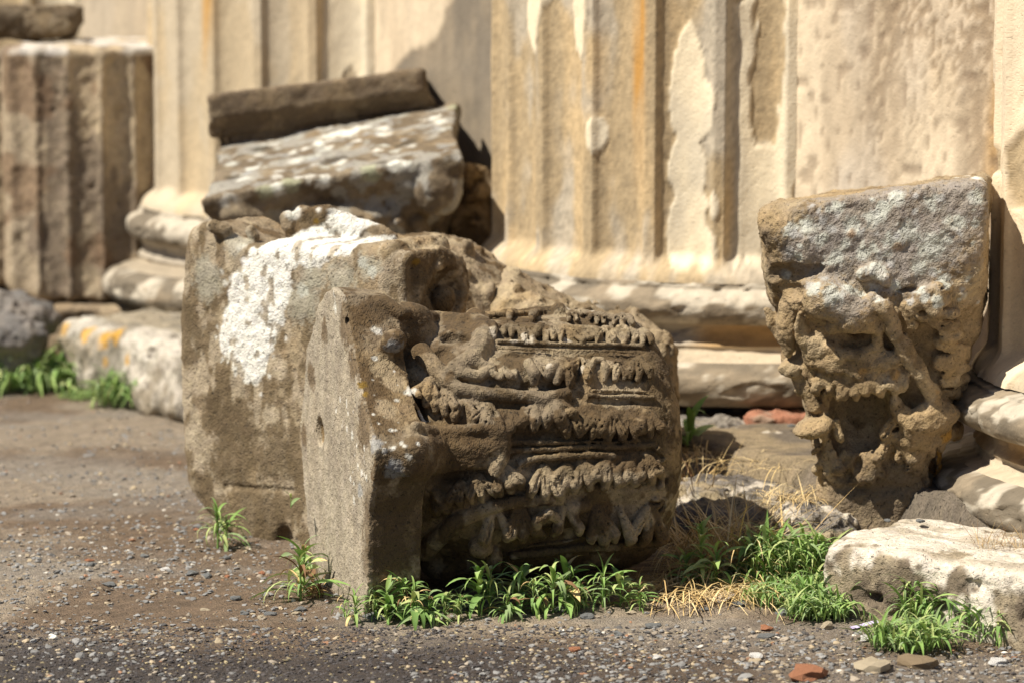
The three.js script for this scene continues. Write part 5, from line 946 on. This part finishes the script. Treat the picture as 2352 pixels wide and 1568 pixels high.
front.forEach(([x, y, s, n, k], i) => weed(x, y, s * rr(0.75, 1.1), Math.round(n * (i % 3 ? 1.8 : 1)), k === 'slim' || i % 3 ? slim.concat(broad[5], broad[2]) : broad, `leafy green weed, ${ord[i]} from the left in front of the nearest capital`, { tall: k === 'slim' ? 0.4 : 0.55 }));
weed(1610, 1356, 0.105, 30, broad, 'tall broad-leaved weed standing in the straw right of the nearest capital', { tall: 1.25, mats: leafMats.slice(1, 4) });
weed(1645, 1362, 0.12, 18, broad, 'shorter broad-leaved weed beside the tall one in the straw', { tall: 0.7, mats: leafMats.slice(1, 4) });
weed(1575, 1354, 0.10, 14, broad, 'small broad-leaved weed left of the tall one in the straw', { tall: 0.6 });
weed(1725, 1345, 0.12, 24, broad, 'dark-leaved weed between the straw and the kerb grass', { tall: 0.5, mats: [leafMats[0], leafMats[4], leafMats[1]] });
weed(1690, 1350, 0.09, 16, slim, 'low dark weed at the edge of the straw', { mats: [leafMats[0], leafMats[4]] });
tuft(1815, 1350, 0.10, 300, 0.13, slim, green, 'thick green grass clump at the left end of the kerb', { lift: 0.10 });
tuft(1800, 1385, 0.10, 190, 0.09, slim, green, 'low spreading grass in front of the thick clump at the kerb end', { lift: 0.02 });
tuft(1930, 1400, 0.12, 330, 0.11, slim, green, 'bright green grass clump against the middle of the kerb', { lift: 0.04 });
tuft(1880, 1420, 0.08, 160, 0.09, slim, green, 'low grass fringe left of the bright clump', { lift: 0.02 });
tuft(2180, 1440, 0.11, 330, 0.13, slim, green, 'large grass clump against the kerb in the lower right', { lift: 0.06 });
tuft(2090, 1490, 0.09, 200, 0.10, slim, green, 'sprawling grass left of the large lower right clump', { lift: 0.02 });
tuft(2275, 1465, 0.06, 160, 0.11, slim, green, 'smaller grass clump at the right edge of the kerb', { lift: 0.03 });
tuft(45, 888, 0.30, 800, 0.19, slim, green, 'wide grass patch at the far left below the boulders', { lift: 0.03 });
tuft(155, 865, 0.05, 70, 0.13, slim, green, 'thin upright grass tuft against the orange-spotted block');
tuft(305, 930, 0.13, 330, 0.15, slim, green, 'round grass clump in front of the orange-spotted block', { lift: 0.05 });
tuft(185, 915, 0.08, 90, 0.07, slim, green, 'low grass scrap on the dirt before the orange-spotted block');
tuft(1600, 935, 0.09, 150, 0.22, slim, green, 'grass tuft on the paving at the foot of the middle column', { h: 0.18, e0: 0.35 });
weed(1585, 1058, 0.15, 16, broad, 'dark weed on the paving behind the nearest capital', { h: 0.15, mats: [leafMats[0], leafMats[4]] });
weed(668, 1165, 0.055, 2, broad, 'two-leaved seedling growing from the face of the white-patched capital', { h: 0.18 });
// straw
tuft(1690, 1322, 0.15, 620, 0.26, straw, strawMats, 'tangle of dry yellow straw behind the tall weed', { name: 'straw_heap', group: 'dry straw', e0: -0.1, e1: 1.0, lift: 0.05 });
tuft(1580, 1230, 0.06, 130, 0.28, straw, [strawMats[1], deadMat, strawMats[0]], 'upright dry grass beside the end of the nearest capital', { name: 'straw_heap', group: 'dry straw', e0: 0.7, e1: 1.45 });
tuft(1640, 1368, 0.17, 260, 0.24, straw, strawMats, 'loose straw lying on the dirt in front of the tall weed', { name: 'straw_heap', group: 'dry straw', e0: -0.02, e1: 0.2, lift: 0.02 });
tuft(1400, 1352, 0.16, 220, 0.13, straw, strawMats, 'thin straw litter under the carved bell of the nearest capital', { name: 'straw_heap', group: 'dry straw', e0: -0.02, e1: 0.25, lift: 0.015 });
tuft(1820, 1150, 0.09, 60, 0.17, straw, [strawMats[2], strawMats[0]], 'straw bundle lying on the paving left of the upright capital', { name: 'straw_heap', group: 'dry straw', h: 0.165, e0: -0.02, e1: 0.45 });
tuft(1700, 1050, 0.26, 70, 0.2, straw, [strawMats[2], strawMats[0]], 'scattered straw stalks on the paving', { name: 'straw_heap', group: 'dry straw', h: 0.19, e0: -0.02, e1: 0.1, ez: 1 });
tuft(1700, 905, 0.16, 150, 0.13, straw, [deadMat, strawMats[1]], 'brown dead grass along the foot of the middle column', { name: 'straw_heap', group: 'dry straw', h: 0.19, e0: 0, e1: 1.0, ez: 0.3 });
tuft(1815, 900, 0.08, 110, 0.14, straw, [deadMat, strawMats[1]], 'brown dead grass behind the foot of the upright capital', { name: 'straw_heap', group: 'dry straw', h: 0.2, e0: 0.2, e1: 1.2, ez: 0.4 });
tuft(2310, 1262, 0.08, 70, 0.10, straw, [strawMats[1], deadMat], 'dry grass in the gap under the near column base', { name: 'straw_heap', group: 'dry straw', h: 0.17, e0: 0, e1: 1.2 });
// litter
{
  const mk = (name, w, l, c, px, py, rot, label, cat, curlA) => { const g = new THREE.PlaneGeometry(w, l, 6, 2), p = g.attributes.position; for (let i = 0; i < p.count; i++) { const x = p.getX(i), y = p.getY(i); p.setXYZ(i, x, curlA * sin(x / w * 3) * w + 0.004, y); } g.computeVertexNormals(); const q = onGround(px, py); const m = solo(name, g, new THREE.MeshStandardMaterial({ color: new THREE.Color().setRGB(...c), roughness: 0.7, side: THREE.DoubleSide }), [q[0], groundH(q[0], q[2]) + 0.004, q[2]]); m.rotation.y = rot; info(m, label, cat); };
  mk('paper_strip', 0.07, 0.022, [0.55, 0.47, 0.72], 1987, 1440, 0.25, 'crumpled lilac paper strip on the dirt by the kerb grass', 'litter', 0.08);
  mk('plastic_scrap', 0.06, 0.06, [0.48, 0.44, 0.40], 1655, 1376, 0.7, 'clear grey plastic scrap in front of the straw', 'litter', 0.12);
  mk('blue_scrap', 0.018, 0.05, [0.03, 0.10, 0.32], 1612, 1262, 0.2, 'small blue scrap caught in the straw', 'litter', 0.2);
}
renderer.render(scene, camera);
